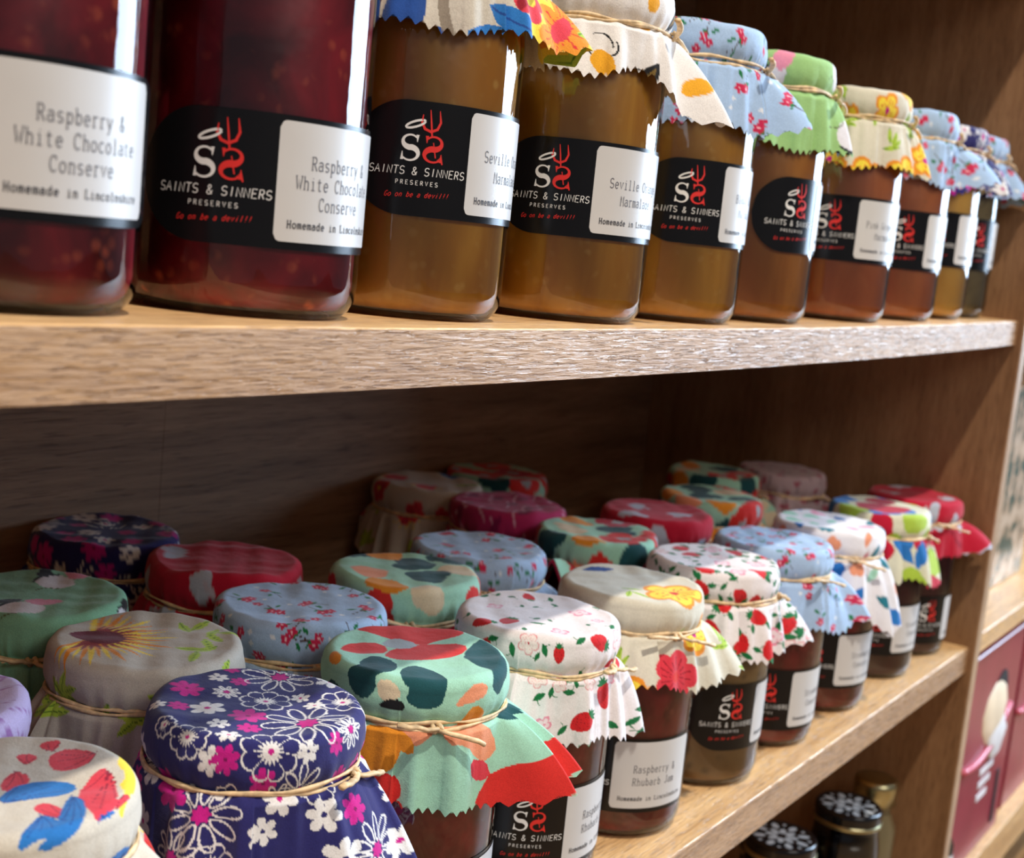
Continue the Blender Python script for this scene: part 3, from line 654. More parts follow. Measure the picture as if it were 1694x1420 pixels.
# ------------------------------------------------------------------ lettering: strokes on a 4 x 6 grid
def arc(cx, cy, rx, ry, a0, a1, n=9):
    return [(cx + rx * math.cos(math.radians(a0 + (a1 - a0) * i / (n - 1))), cy + ry * math.sin(math.radians(a0 + (a1 - a0) * i / (n - 1)))) for i in range(n)]
G = {}
G['a'] = ([arc(2, 3, 1.3, 1, 160, 0) + [(3.3, 0.5), (3.7, 0)], arc(1.9, 1.2, 1.4, 1.2, 60, 400, 14)], [])
G['b'] = ([[(.9, 6), (.9, 0)], arc(2.2, 2, 1.3, 2, 170, -170, 14)], [((.3, 6), (.9, 6))])
G['c'] = ([arc(2.1, 2, 1.5, 2, 45, 320, 14)], [])
G['d'] = ([[(3.2, 6), (3.2, 0)], arc(1.9, 2, 1.3, 2, 10, 350, 14)], [((2.6, 6), (3.2, 6)), ((3.2, 0), (3.8, 0))])
G['e'] = ([[(.7, 2.1), (3.4, 2.1)] + arc(2.05, 2, 1.4, 2, 5, 320, 14)], [])
G['g'] = ([arc(1.9, 2, 1.3, 2, 0, 360, 14), [(3.2, 4), (3.2, -1)] + arc(2, -1, 1.2, 1, 0, -170, 8)], [((3.2, 4), (3.8, 4))])
G['h'] = ([[(.9, 6), (.9, 0)], arc(2.1, 2.7, 1.2, 1.3, 170, 0, 8) + [(3.3, 0)]], [((.3, 6), (.9, 6)), ((.3, 0), (1.5, 0)), ((2.7, 0), (3.8, 0))])
G['i'] = ([[(2, 4), (2, 0)], [(1.9, 5.3), (2.1, 5.6)]], [((1.1, 4), (2, 4)), ((.9, 0), (3.2, 0))])
G['l'] = ([[(2, 6), (2, 0)]], [((1.1, 6), (2, 6)), ((.9, 0), (3.2, 0))])
G['m'] = ([[(.5, 4), (.5, 0)], arc(1.3, 3.1, .75, .9, 170, 0, 6) + [(2.05, 0)], arc(2.8, 3.1, .75, .9, 170, 0, 6) + [(3.55, 0)]], [((0, 4), (.5, 4)), ((0, 0), (.9, 0)), ((1.7, 0), (2.4, 0)), ((3.2, 0), (4, 0))])
G['n'] = ([[(.9, 4), (.9, 0)], arc(2.1, 2.7, 1.2, 1.3, 170, 0, 8) + [(3.3, 0)]], [((.3, 4), (.9, 4)), ((.3, 0), (1.5, 0)), ((2.7, 0), (3.8, 0))])
G['o'] = ([arc(2, 2, 1.5, 2, 0, 360, 16)], [])
G['p'] = ([[(.9, 4), (.9, -2)], arc(2.2, 2, 1.3, 2, 170, -170, 14)], [((.3, 4), (.9, 4)), ((.3, -2), (1.6, -2))])
G['r'] = ([[(1.3, 4), (1.3, 0)], arc(2.6, 2.8, 1.25, 1.2, 175, 50, 7)], [((.5, 4), (1.3, 4)), ((.5, 0), (2.3, 0))])
G['s'] = ([arc(2, 3, 1.2, 1, 30, 250, 9) + arc(2, 1, 1.3, 1, 80, -150, 9)], [])
G['t'] = ([[(1.6, 5.4), (1.6, .8)] + arc(2.4, .8, .8, .8, 180, 320, 6), [(.6, 4), (3, 4)]], [])
G['u'] = ([[(.9, 4), (.9, 1.2)] + arc(2.0, 1.2, 1.1, 1.2, 180, 340, 8), [(3.2, 4), (3.2, 0)]], [((.3, 4), (.9, 4)), ((2.6, 4), (3.2, 4)), ((3.2, 0), (3.8, 0))])
G['v'] = ([[(.5, 4), (2, 0), (3.5, 4)]], [((.1, 4), (1.1, 4)), ((2.9, 4), (3.9, 4))])
G['w'] = ([[(.3, 4), (1.1, 0), (2, 3.2), (2.9, 0), (3.7, 4)]], [((0, 4), (.9, 4)), ((3.1, 4), (4, 4))])
G['y'] = ([[(.5, 4), (2.1, 0)], [(3.6, 4), (1.5, -1.8), (.7, -2)]], [((.1, 4), (1.1, 4)), ((3, 4), (4, 4))])
G['k'] = ([[(.9, 6), (.9, 0)], [(3.3, 4), (.9, 1.8)], [(1.8, 2.6), (3.4, 0)]], [((.3, 0), (1.5, 0))])
G['f'] = ([arc(2.6, 5, 1, 1, 60, 180, 6) + [(1.6, 0)], [(.6, 4), (3, 4)]], [((.8, 0), (2.6, 0))])
G['A'] = ([[(.2, 0), (2, 6), (3.8, 0)], [(.9, 2.2), (3.1, 2.2)]], [((0, 0), (1, 0)), ((3, 0), (4, 0))])
G['B'] = ([[(.7, 6), (.7, 0)], [(.7, 6), (1.9, 6)] + arc(1.9, 4.6, 1.3, 1.4, 90, -90, 8) + [(.7, 3.2)], arc(1.9, 1.6, 1.6, 1.6, 90, -90, 8) + [(.7, 0)]], [((.2, 6), (.7, 6)), ((.2, 0), (.7, 0))])
G['C'] = ([arc(2.1, 3, 1.7, 3, 50, 315, 14)], [((3.3, 4.4), (3.3, 6))])
G['D'] = ([[(.7, 6), (.7, 0)], [(.7, 6)] + arc(1.5, 3, 2, 3, 90, -90, 12) + [(.7, 0)]], [])
G['E'] = ([[(3.5, 6), (.7, 6), (.7, 0), (3.6, 0)], [(.7, 3.1), (3, 3.1)]], [])
G['G'] = ([arc(2.1, 3, 1.7, 3, 50, 330, 14) + [(3.6, 2.6), (2.3, 2.6)]], [])
G['H'] = ([[(.7, 6), (.7, 0)], [(3.3, 6), (3.3, 0)], [(.7, 3), (3.3, 3)]], [((.1, 6), (1.3, 6)), ((2.7, 6), (3.9, 6)), ((.1, 0), (1.3, 0)), ((2.7, 0), (3.9, 0))])
G['I'] = ([[(2, 6), (2, 0)]], [])
G['J'] = ([[(3, 6), (3, 1.4)] + arc(1.8, 1.4, 1.2, 1.4, 0, -170, 8)], [((2, 6), (3.8, 6))])
G['L'] = ([[(1, 6), (1, 0), (3.6, 0), (3.6, 1.3)]], [((.3, 6), (1.9, 6)), ((.3, 0), (1, 0))])
G['M'] = ([[(.4, 0), (.6, 6), (2, 2), (3.4, 6), (3.6, 0)]], [((0, 0), (1, 0)), ((3, 0), (4, 0))])
G['N'] = ([[(.5, 0), (.5, 6), (3.5, 0), (3.5, 6)]], [])
G['O'] = ([arc(2, 3, 1.7, 3, 0, 360, 18)], [])
G['P'] = ([[(.8, 0), (.8, 6), (2, 6)] + arc(2, 4.4, 1.5, 1.6, 90, -90, 8) + [(.8, 2.8)]], [((.2, 0), (1.7, 0)), ((.2, 6), (.8, 6))])
G['R'] = ([[(.7, 0), (.7, 6), (2, 6)] + arc(2, 4.5, 1.3, 1.5, 90, -90, 8) + [(.7, 3)], [(2, 3), (3.6, 0)]], [((.1, 0), (1.4, 0)), ((.1, 6), (.7, 6)), ((3.2, 0), (4, 0))])
G['S'] = ([arc(2, 4.4, 1.5, 1.6, 30, 255, 10) + arc(2, 1.5, 1.6, 1.5, 75, -155, 10)], [])
G['T'] = ([[(.2, 6), (3.8, 6)], [(2, 6), (2, 0)]], [])
G['V'] = ([[(.3, 6), (2, 0), (3.7, 6)]], [])
G['W'] = ([[(.1, 6), (1.1, 0), (2, 4.4), (2.9, 0), (3.9, 6)]], [((-.2, 6), (.8, 6)), ((3.2, 6), (4.2, 6))])
G['&'] = ([[(3.6, 0), (1, 4.2)] + arc(1.8, 4.8, .85, 1.1, 200, -20, 8) + [(.6, 2)] + arc(1.9, 1.4, 1.4, 1.4, 160, 350, 8) + [(3.6, 2.6)]], [])
G['!'] = ([[(2, 6), (2, 1.6)], [(1.9, .2), (2.1, .5)]], [])
G[' '] = ([], [])

class CylText:
    """flat strokes wrapped round the jar wall; u runs along the wall to the viewer's right, v up, both in millimetres"""
    def __init__(s, az, z0, rad): s.az, s.z0, s.r = az, z0, rad; s.v = []; s.f = []
    def pt(s, u, v): a = s.az + u / s.r; return (s.r * math.cos(a), s.r * math.sin(a), s.z0 + v)
    def quad(s, q): n = len(s.v); s.v += [s.pt(*p) for p in q]; s.f.append((n, n + 1, n + 2, n + 3))
    def stroke(s, P, w):
        P = list(P)
        w_ = w if isinstance(w, (list, tuple)) else [w] * len(P)
        L = []
        for i, (x, y) in enumerate(P):
            a = P[min(i + 1, len(P) - 1)]; b = P[max(i - 1, 0)]
            dx, dy = a[0] - b[0], a[1] - b[1]; d = math.hypot(dx, dy) or 1
            L.append((x, y, -dy / d * w_[i] / 2, dx / d * w_[i] / 2))
        for (x0, y0, a0, b0), (x1, y1, a1, b1) in zip(L, L[1:]):
            s.quad([(x0 - a0, y0 - b0), (x1 - a1, y1 - b1), (x1 + a1, y1 + b1), (x0 + a0, y0 + b0)])
    def text(s, t, uc, v, adv, h, w, serif=True, shear=0.0, rise=0.0, dens=0.86):
        u0 = uc - adv * len(t) / 2
        for k, ch in enumerate(t):
            st, se = G.get(ch, G[' ']); ox = u0 + k * adv; oy = v + rise * k; sx = adv * dens / 4; sy = h / 6
            f = lambda p: (ox + p[0] * sx + p[1] * sy * shear, oy + p[1] * sy)
            for P in st: s.stroke([f(p) for p in P], w)
            if serif:
                for a, b in se: s.stroke([f(a), f(b)], w * .8)
    def build(s, name, mat, parent):
        return mesh_obj(name, s.v, s.f, mat, parent)

def big_s(T, cu, v0, W, H, mirror=1, slant=0.0):
    pts = arc(0, .72, .40, .235, 38, 262, 14) + arc(0, .255, .44, .245, 78, -142, 15)
    w = [.07 + .17 * math.exp(-((i - 14) / 6.0) ** 2) for i in range(len(pts))]
    P = [(cu + mirror * x * W + (y - .5) * slant, v0 + y * H) for x, y in pts]
    T.stroke(P, [a * W * 1.25 for a in w])
    for (x, ya, yb) in ((.36, .70, .97), (-.40, .02, .33)):
        T.stroke([(cu + mirror * x * W, v0 + ya * H), (cu + mirror * x * W, v0 + yb * H)], [.03 * W, .16 * W] if x > 0 else [.16 * W, .03 * W])

def cyl_patch(name, mat, parent, az, z0, rad, u0, u1, vr, n=40):
    v = []; f = []
    for i in range(n + 1):
        u = u0 + (u1 - u0) * i / n; a = az + u / rad; lo, hi = vr(u)
        v += [(rad * math.cos(a), rad * math.sin(a), z0 + lo), (rad * math.cos(a), rad * math.sin(a), z0 + hi)]
        if i: b = 2 * i; f.append((b - 2, b, b + 1, b - 1))
    return mesh_obj(name, v, f, mat, parent, True)

def jar_label(root, az, z0, lines, sticker_h=35.6, sw=49.0):
    """black wrap label with emblem and a white sticker; az = world angle of the sticker's left edge, z0 = its lower edge"""
    lo0, hi0 = -2.4, 37.2; mid = (lo0 + hi0) / 2; hh = (hi0 - lo0) / 2
    def band(u):
        e = max(-23 - u, u - 45 - 0, 0); e = min(e / hh, 1); q = math.sqrt(max(0, 1 - e * e)) * hh; return mid - q, mid + q
    # columns packed towards the rounded ends
    lab = cyl_patch('brand_label', BLACK, root, az, z0, 38.72, -23 - hh, 45 + hh * .55, band, 90)
    def st(u):
        e = max(2.2 - u, u - (sw - 2.2), 0); q = 2.2 - math.sqrt(max(0, 2.2 ** 2 - e * e)); return q, sticker_h - q
    stk = cyl_patch('flavour_sticker', WHITE, root, az, z0, 38.95, 0, sw, st, 60)
    W = CylText(az, z0, 38.86); Rd = CylText(az, z0, 38.86)
    big_s(W, -21.6, 16.6, 6.6, 9.2); big_s(Rd, -13.4, 16.6, 7.0, 9.2, -1)
    W.stroke([(x - 18.9 * 0 + 0, y) for x, y in [( -20.3 + 3.3 * math.cos(t) , 29.2 + 1.0 * math.sin(t) + 1.15 * math.cos(t)) for t in np.linspace(0, 2 * math.pi, 21)]], .75)
    Rd.stroke([(-15.5, 34.4), (-14.9, 30), (-14.3, 25.2)], [.3, .6, .6]); Rd.stroke([(-13.6, 23.4), (-12.5, 18.2)], [.35, .45])
    Rd.stroke([(-18.0 + 0.1, 32.6), (-18.2, 30), (-17, 27.8), (-14.8, 27.0), (-12.6, 28.0), (-11.6, 30.4), (-12.2, 34.4)], [.3, .8, .95, .95, .95, .8, .25])
    Rd.stroke([(-11.9, 17.4), (-10.6, 18.6), (-9.9, 16.2)], [.2, 1.0, .5])
    W.text('SAINTS & SINNERS', -18.3, 11.8, 2.18, 2.7, .30, False, 0.10, dens=.9)
    W.text('PRESERVES', -18.0, 8.4, 1.75, 1.45, .2, False, dens=.62)
    Rd.text('Go on be a devil!!', -18.0, 3.8, 1.28, 1.8, .2, False, 0.35, rise=.05)
    W.build('white_brand_lettering', INK_W, lab); Rd.build('red_brand_lettering', INK_R, lab)
    T = CylText(az, z0, 39.05); K = CylText(az, z0, 39.05)
    n = len(lines); v = {1: [17], 2: [19.2, 12.4], 3: [22.0, 16.0, 10.0]}[n]
    for t, vv in zip(lines, v): T.text(t, 24.2, vv, min(2.42, 40 / len(t)), 3.9, .34)
    K.text('Homemade in Lincolnshire', 24.4, 4.2, 1.70, 2.2, .36)
    T.build('flavour_lettering', INK_G, stk); K.build('origin_lettering', INK_K, stk)

# ------------------------------------------------------------------ jars
_shared = {}
def jar_mesh(H):
    if H in _shared: return _shared[H]
    g = MB(); g.lathe([(0.01, 2.6), (22, 2.4), (29, 1.4), (31.5, 0), (33.5, .5), (36, 2.6), (37.8, 6), (38.5, 11), (38.5, H - 40), (37.9, H - 34), (36.2, H - 29), (34.6, H - 26), (34.2, H - 19)], 72)
    c = MB(); c.lathe([(0.01, 4.6), (24, 3.6), (29.5, 2.6), (32.8, 3.0), (35.4, 5.6), (36.7, 10), (36.7, H - 40), (35.6, H - 33), (33.2, H - 28), (33, H - 24), (0.01, H - 24)], 64)
    gm = mesh_obj('glass_jar', g.v, g.f, GLASS, None, True); cm = mesh_obj('preserve', c.v, c.f, None, None, True)
    me1, me2 = gm.data, cm.data
    bpy.data.objects.remove(gm); bpy.data.objects.remove(cm)
    _shared[H] = (me1, me2); return _shared[H]

def jar(pos, H, fill, label, group, design, seed, lobes=((-58, 6, .55, .36), (32, 4, .1, .3), (-150, 3, .05, .3)), lab=None, nt=300, ds=1.7, nbr=(), size=88, crumple=1.0, tie_az=-100, tie=None, strands=2, cat='jar', tail=1.0):
    r = thing('preserve_jar', label, cat, pos, 0, group)
    gm, cm = jar_mesh(H)
    o = bpy.data.objects.new('glass_jar', gm); col.objects.link(o); o.parent = r
    o = bpy.data.objects.new('preserve', cm); col.objects.link(o); o.parent = r
    if cm.materials: pass
    else: cm.materials.append(JAMRED)
    o.material_slots[0].link = 'OBJECT'; o.material_slots[0].material = fill
    cloth_cover('cloth_cover', r, H, design, seed, lobes, nt, ds, nbr, size, crumple, tie)
    raffia_tie(r, (tie or H - 18.5), tie_az, seed, strands, tail)
    if lab: jar_label(r, math.radians(lab[0]), lab[1], lab[2])
    return r
# ------------------------------------------------------------------ shelving
PX = 1121.0                                   # inner face of the right upright
def sag(x): u = (1126 - x) / 1500; return -9.1 * 4 * u * (1 - u)
def part(name, mat, parent, *a, **k):
    mb = MB(); mb.box(*a, **k); return mb.build(name, mat, parent)
unit = thing('shelving_unit', 'open oak shelving unit holding the rows of fabric-topped jars', 'shelves', (0, 0, 0))
sh = part('shelf', OAK_X, unit, -374, PX, 0.5, 326, -19.8, 0, bev=0.5, nx=40, zf=sag)
part('front_edging', OAK_FRONT, sh, -374, PX, -0.3, 0.5, -19.5, -0.6, nx=40, zf=sag)
sh = part('shelf', OAK_X, unit, -374, PX, 0.5, 326, -299, -277, bev=0.5)
part('front_edging', OAK_FRONT, sh, -374, PX, -0.3, 0.5, -298.7, -277.6)
part('shelf', OAK_X, unit, -374, PX, 0, 326, 275, 295, bev=0.8)
part('shelf', OAK_X, unit, -374, PX, 0, 326, -582, -560, bev=0.8)
for x0 in (PX, -384):
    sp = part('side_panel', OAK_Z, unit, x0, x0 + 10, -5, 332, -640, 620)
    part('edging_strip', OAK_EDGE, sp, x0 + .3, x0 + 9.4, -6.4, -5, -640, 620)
xs = [-374, 190, 520, 850, PX]
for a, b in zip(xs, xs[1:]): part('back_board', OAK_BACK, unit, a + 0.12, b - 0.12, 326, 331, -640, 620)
part('top_panel', OAK_X, unit, -384, PX + 10, -5, 332, 620, 638)
part('plinth', OAK_X, unit, -374, PX, 20, 38, -640, -582)

unit2 = thing('shelving_unit', 'second oak shelving unit standing beyond the first, with dark red gift boxes', 'shelves', (1134.5, 0, 0))
q = part('side_panel', OAK_Z, unit2, 0, 10, -3, 332, -640, 620); part('edging_strip', OAK_EDGE, q, 0.6, 9.7, -4.4, -3, -640, 620)
q = part('side_panel', OAK_Z, unit2, 900, 910, -3, 332, -640, 620); part('edging_strip', OAK_EDGE, q, 900.3, 909.6, -4.4, -3, -640, 620)
for z0, z1 in ((-18, 0), (-291, -272), (-564, -521), (250, 268)): part('shelf', OAK_X, unit2, 10, 900, 0, 326, z0, z1, bev=1)
part('back_board', OAK_BACK, unit2, 10, 900, 326, 331, -640, 620)

fl = part('floor', FLOOR, None, -1500, 4500, -3500, 900, -660, -640); fl['kind'] = 'structure'
wl = part('wall_back', simple('cream_wall_paint', (0.55, 0.50, 0.44), 0.8, noise=0.03), None, -1500, 4500, 345, 365, -640, 2400); wl['kind'] = 'structure'

# ------------------------------------------------------------------ jars on the upper shelf
UG = 'fabric-topped jars along the upper shelf'
UP = [  # x, y, fill, design, seed, label az, label z, lines, label, options
 (215.3, 52, RASP, 'blossom', 51, -127.2, 26.0, ['Raspberry &', 'White Chocolate', 'Conserve'], 'nearest raspberry and white chocolate conserve jar, leftmost on the upper shelf', dict(size=70, lobes=())),
 (306.2, 52, RASP, 'strawberry', 52, -120.5, 23.9, ['Raspberry &', 'White Chocolate', 'Conserve'], 'raspberry and white chocolate conserve jar with its whole black label showing, beside marmalade', dict(size=72, lobes=())),
 (392.5, 54, MARM, 'parrot', 53, -110.6, 38.6, ['Seville Orange', 'Marmalade'], 'marmalade jar with a blue and yellow tropical cloth beside the dark red conserve', dict(nt=480, ds=.8, size=78, lobes=((-52, 8, .95, .26), (32, 8, .1, .3)))),
 (495.6, 50, MARM, 'bee', 54, -130.9, 37.6, ['Seville Orange', 'Marmalade'], 'marmalade jar under a white cloth with black bees and yellow dots', dict(nt=480, ds=.8, size=75, lobes=((-66, 26, .6, .33), (-140, 4, .1, .3)))),
 (593.9, 50, MARM, 'blossom', 55, -113.2, 40.1, ['Blood Orange', 'Marmalade'], 'amber jar with a pale blue blossom cloth, between the bee cloth and green cloth', dict(nt=320, ds=1.2, fill2=1)),
 (686.4, 50, BLOOD, 'palegreen', 20, -89.3, 41.0, ['Marmalade'], 'amber jar with a pale green cloth cover on the upper shelf', dict(nt=320, ds=1.2)),
 (818.4, 50, PINK, 'hibiscus', 57, -138.1, 39.1, ['Pink Grapefruit', 'Marmalade'], 'rosy marmalade jar with a lime leaf and yellow hibiscus cloth on the upper shelf', dict(nt=320, ds=1.2)),
 (921.7, 50, PINK, 'blossom', 58, -119.6, 37.0, ['Marmalade'], 'rosy jar with a pale blue blossom cloth, just beyond the yellow hibiscus cloth', {}),
 (1010.8, 54, LEMON, 'navy', 59, -121.7, 41.2, ['Marmalade'], 'golden yellow jar with a navy floral cloth on the upper shelf', {}),
 (1082.0, 57, OLIVE, 'blossom', 60, -99.5, 40.0, ['Pickle'], 'olive brown jar with a light blue floral cloth, against the right upright, upper shelf', {}),
]
for i, (x, y, fill, des, seed, az, zl_, lines, label, opt) in enumerate(UP):
    opt = dict(opt); opt.pop('fill2', None); opt.setdefault('size', 84)
    nb = [(q[0] - x, q[1] - y) for q in UP if q[0] != x and abs(q[0] - x) < 135] + ([(PX + 39 - x, 0)] if x > 1000 else [])
    jar((x, y, sag(x)), 142, fill, label, UG, des, seed, lab=(az, zl_, lines), nbr=nb, tie_az=-100 + (i * 37) % 40, **opt)

# ------------------------------------------------------------------ jars on the lower shelf
LG = 'fabric-topped jars on the lower shelf'
LO = [
 (227.6, 52, JAMRED, 'parrot', 4, -95.7, 14, [], 'jar with a cream cloth of coral flowers and blue leaves, lower left corner', dict(nt=640, ds=.55, lobes=((-45, 18, .55, .4),), tie_az=-92)),
 (329.1, 52, JAMRED, 'navy', 1, -96.1, 14, ['Raspberry &', 'Rhubarb Jam'], 'sunlit navy cloth jar with white and magenta flowers, front row of the lower shelf', dict(nt=640, ds=.55, lobes=((-56, 26, .42, .30), (-130, 10, .05, .4)), tie_az=-72, size=92)),
 (421.9, 52, JAMRED, 'poppy', 3, -90.1, 14, ['Raspberry &', 'Rhubarb Jam'], 'jar under a mint, red poppy and dark teal cloth, between navy and strawberry cloths', dict(nt=640, ds=.55, lobes=((-62, 8, .75, .38),), tie_az=-128)),
 (513.8, 52, JAMRED, 'strawberry', 2, -114.5, 20, ['Raspberry &', 'Rhubarb Jam'], 'white strawberry print jar next to the mint poppy one, nearest of the strawberry cloths', dict(nt=640, ds=.55, lobes=((-55, 3, .3, .35),), size=87, tie_az=-82)),
 (606.3, 53, JAMRED, 'hibiscus', 5, -151.6, 18.1, ['Raspberry &', 'Rhubarb Jam'], 'jar with a grey cream cloth and yellow hibiscus, white sticker facing out, lower shelf', dict(nt=460, ds=.85, lobes=((-52, 8, .7, .35), (-135, 2, .3, .4)), size=82)),
 (702.1, 51, CHUT, 'strawberry', 76, -99.8, 26, ['Chutney'], 'brown chutney jar with a white strawberry cloth on the lower shelf', dict(nt=460, ds=.85, lobes=((-50, 8, .6, .35),), size=86)),
 (790.0, 51, JAMRED, 'blossom', 77, -123.7, 15.1, ['Strawberry', 'Conserve'], 'red jar with a pale blue blossom cloth beside the brown chutney on the lower shelf', dict(nt=320, ds=1.2)),
 (885.0, 50, JAMRED, 'playful', 78, -135.3, 20.9, ['Strawberry', 'Conserve'], 'jar with a white cloth of scattered teal, pink and blue shapes', dict(nt=320, ds=1.2, lobes=((-92, 20, .35, .4),))),
 (992.0, 50, DARKJ, 'redcream', 79, -128.4, 22.1, ['Strawberry', 'Conserve'], 'dark jar with a cream, red and blue cloth, beside the bright red one', dict(nt=320, ds=1.2, lobes=((-70, 6, .2, .3),))),
 (1079.0, 50, DARKJ, 'crimson', 30, -102.0, 14.1, ['Conserve'], 'dark jar with a bright red cloth against the right upright on the lower shelf', dict(nt=320, ds=1.2, lobes=((-62, 8, .9, .3),), size=80)),
 # second row
 (347.1, 131, JAMRED, 'feather', 81, None, 0, [], 'shaded grey cloth jar with a feathery orange flower, behind the front navy one', dict(nt=460, ds=.85)),
 (435.8, 131, JAMRED, 'blossom', 82, None, 0, [], 'shaded jar with a light blue blossom cloth, directly behind the mint poppy cloth', dict(lobes=((160, 16, 1.15, .3), (-22, 12, 1.0, .3)), nt=460, ds=.85)),
 (522.9, 140, JAMRED, 'poppy', 83, None, 0, [], 'shaded jar with a red, orange and teal cloth behind the nearest strawberry cloth', dict(nt=320, ds=1.2)),
 (601.0, 150, JAMRED, 'blossom', 84, None, 0, [], 'light blue blossom jar behind the hibiscus cloth, its raffia bow facing out', dict(tie_az=-135, tail=1.2)),
 (703.1, 132, JAMRED, 'poppy', 85, None, 0, [], 'mint, pink and orange topped jar behind the brown chutney', dict(lobes=((188, 12, 1.6, .3), (-58, 6, .5, .3)))),
 (799.3, 142, JAMRED, 'crimson', 86, None, 0, [], 'crimson topped jar with a pale grey patch, in the middle of the second row', {}),
 (897.1, 147, JAMRED, 'poppy', 87, None, 0, [], 'orange and mint topped jar behind the white cloth of scattered shapes', {}),
 (1002.0, 196, JAMRED, 'poppy', 88, None, 0, [], 'half hidden mint and orange cloth jar, left of the rose grey cloth', dict(crumple=1.8)),
 (1080.0, 168, JAMRED, 'rosegrey', 89, None, 0, [], 'jar with a dull rose grey cloth in the shadow by the right upright', {}),
 # third row
 (351.9, 209, JAMRED, 'palegreen', 91, None, 0, [], 'jar with a pale mint green cloth at the left edge, behind the feathery grey one', dict(nt=320, ds=1.2)),
 (461.7, 208, JAMRED, 'crimson', 31, None, 0, [], 'plain crimson topped jar behind the light blue blossom one, left of the middle', {}),
 (720.1, 212, JAMRED, 'magenta', 93, None, 0, [], 'magenta topped jar in the third row, in deep shadow', {}),
 # back row
 (450.2, 286, JAMRED, 'navy', 94, None, 0, [], 'navy floral topped jar against the back board in shadow', {}),
 (727.9, 286, JAMRED, 'parrot', 95, None, 0, [], 'dim jar with a pale tropical cloth against the back board', dict(crumple=1.5)),
 (808.7, 284, JAMRED, 'poppy', 96, None, 0, [], 'dim jar with a red and mint cloth, rightmost against the back board', {}),
 (245.0, 131, JAMRED, 'lavender', 97, None, 0, [], 'jar with a lavender striped cloth only just showing at the left edge', dict(lobes=((-40, 20, .6, .4),))),
]
for i, (x, y, fill, des, seed, az, zl_, lines, label, opt) in enumerate(LO):
    opt = dict(opt)
    opt.setdefault('tie_az', -140 + (i * 47) % 80)
    if i >= 10: opt.setdefault('crumple', 1.35)
    if i >= 10 and 'nt' not in opt: opt.update(nt=240, ds=2.0)
    nb = [(q[0] - x, q[1] - y) for q in LO if 0 < math.hypot(q[0] - x, q[1] - y) < 130]
    if x > 1000: nb.append((PX + 39 - x, 0))
    if y > 270: nb.append((0, 326 + 39 - y))
    jar((x, y, -277.0), 128, fill, label, LG, des, seed, lab=None if az is None else (az, zl_, lines or ['Conserve']), nbr=nb, **opt)

# ------------------------------------------------------------------ black-lidded jars on the bottom shelf
LIDB = simple('black_enamel_lid', (0.008, 0.008, 0.009), 0.12, noise=0.05)
LIDW = simple('pale_grey_petal_print', (0.50, 0.51, 0.50), 0.35)
GOLD = simple('gold_lacquer', (0.50, 0.46, 0.27), 0.3, metal=1.0)
BOTT = simple('dark_relish', (0.012, 0.008, 0.008), 0.2)
def black_jar(x, y, top, r, label):
    base = -560.0; h = top - base
    t = thing('lidded_jar', label, 'jar', (x, y, base), 0.3, 'black-lidded jars on the bottom shelf')
    mb = MB(); R = r * 1.04
    mb.lathe([(0.01, 1), (R - 5, 0), (R, 5), (R, h - 32), (r - 1, h - 19), (r - 2.5, h - 12), (r - 2.5, h - 4)], 48); mb.build('glass_jar', GLASS, t, True)
    mb = MB(); mb.lathe([(0.01, 3), (R - 6, 2.5), (R - 1.5, 7), (R - 1.5, h - 33), (r - 4, h - 22), (0.01, h - 22)], 40); mb.build('preserve', BOTT, t, True)
    mb = MB(); mb.lathe([(0.01, h - 1.2), (r - 5, h - 1.2), (r - 3.6, h - .1), (r - 1.8, h + .1), (r - .3, h - 1.4), (r, h - 4), (r - .2, h - 10)], 64); lid = mb.build('screw_lid', LIDB, t, True)
    mb = MB(); mb.lathe([(r - .2, h - 10), (r + .7, h - 11), (r + .5, h - 13), (r - 1.5, h - 13.5)], 64); mb.build('rolled_rim', GOLD, lid, True)
    for n, rad, L, w, off in ((8, r * .30, r * .17, r * .095, 0), (8, r * .64, r * .18, r * .10, .39), (8, r * .78, .08 * r, .05 * r, 0)):
        for k in range(n):
            a = off + 2 * math.pi * k / n; P = []
            for j in range(12):
                b = 2 * math.pi * j / 12; u = L * math.cos(b); v = w * math.sin(b)
                P.append(((rad + u) * math.cos(a) - v * math.sin(a), (rad + u) * math.sin(a) + v * math.cos(a), h - 1.0))
            mesh_obj('petal_print', P, [tuple(range(12))], LIDW, lid)
black_jar(1016, 49, -400, 27, 'black patterned jar lid showing whole under the lower shelf')
black_jar(918, 66, -400, 27, 'black patterned jar lid partly cut off by the lower shelf edge')
black_jar(966, 96, -428, 20, 'smaller, lower black patterned lid between the two bigger black lids')
t = thing('gold_topped_jar', 'slim jar with a dull gold top beside the black lids, by the right upright', 'jar', (1086, 50, -560))
mb = MB(); mb.lathe([(0.01, 0), (19, 0), (21, 3), (21, 120), (15, 134), (15, 140)], 40); mb.build('jar_body', simple('murky_green_glass', (0.16, 0.13, 0.07), 0.2), t, True)
mb = MB(); mb.lathe([(15, 140), (18.5, 141), (18.5, 158), (17.5, 161), (15, 162), (0.01, 162)], 40); mb.build('gold_cap', GOLD, t, True)

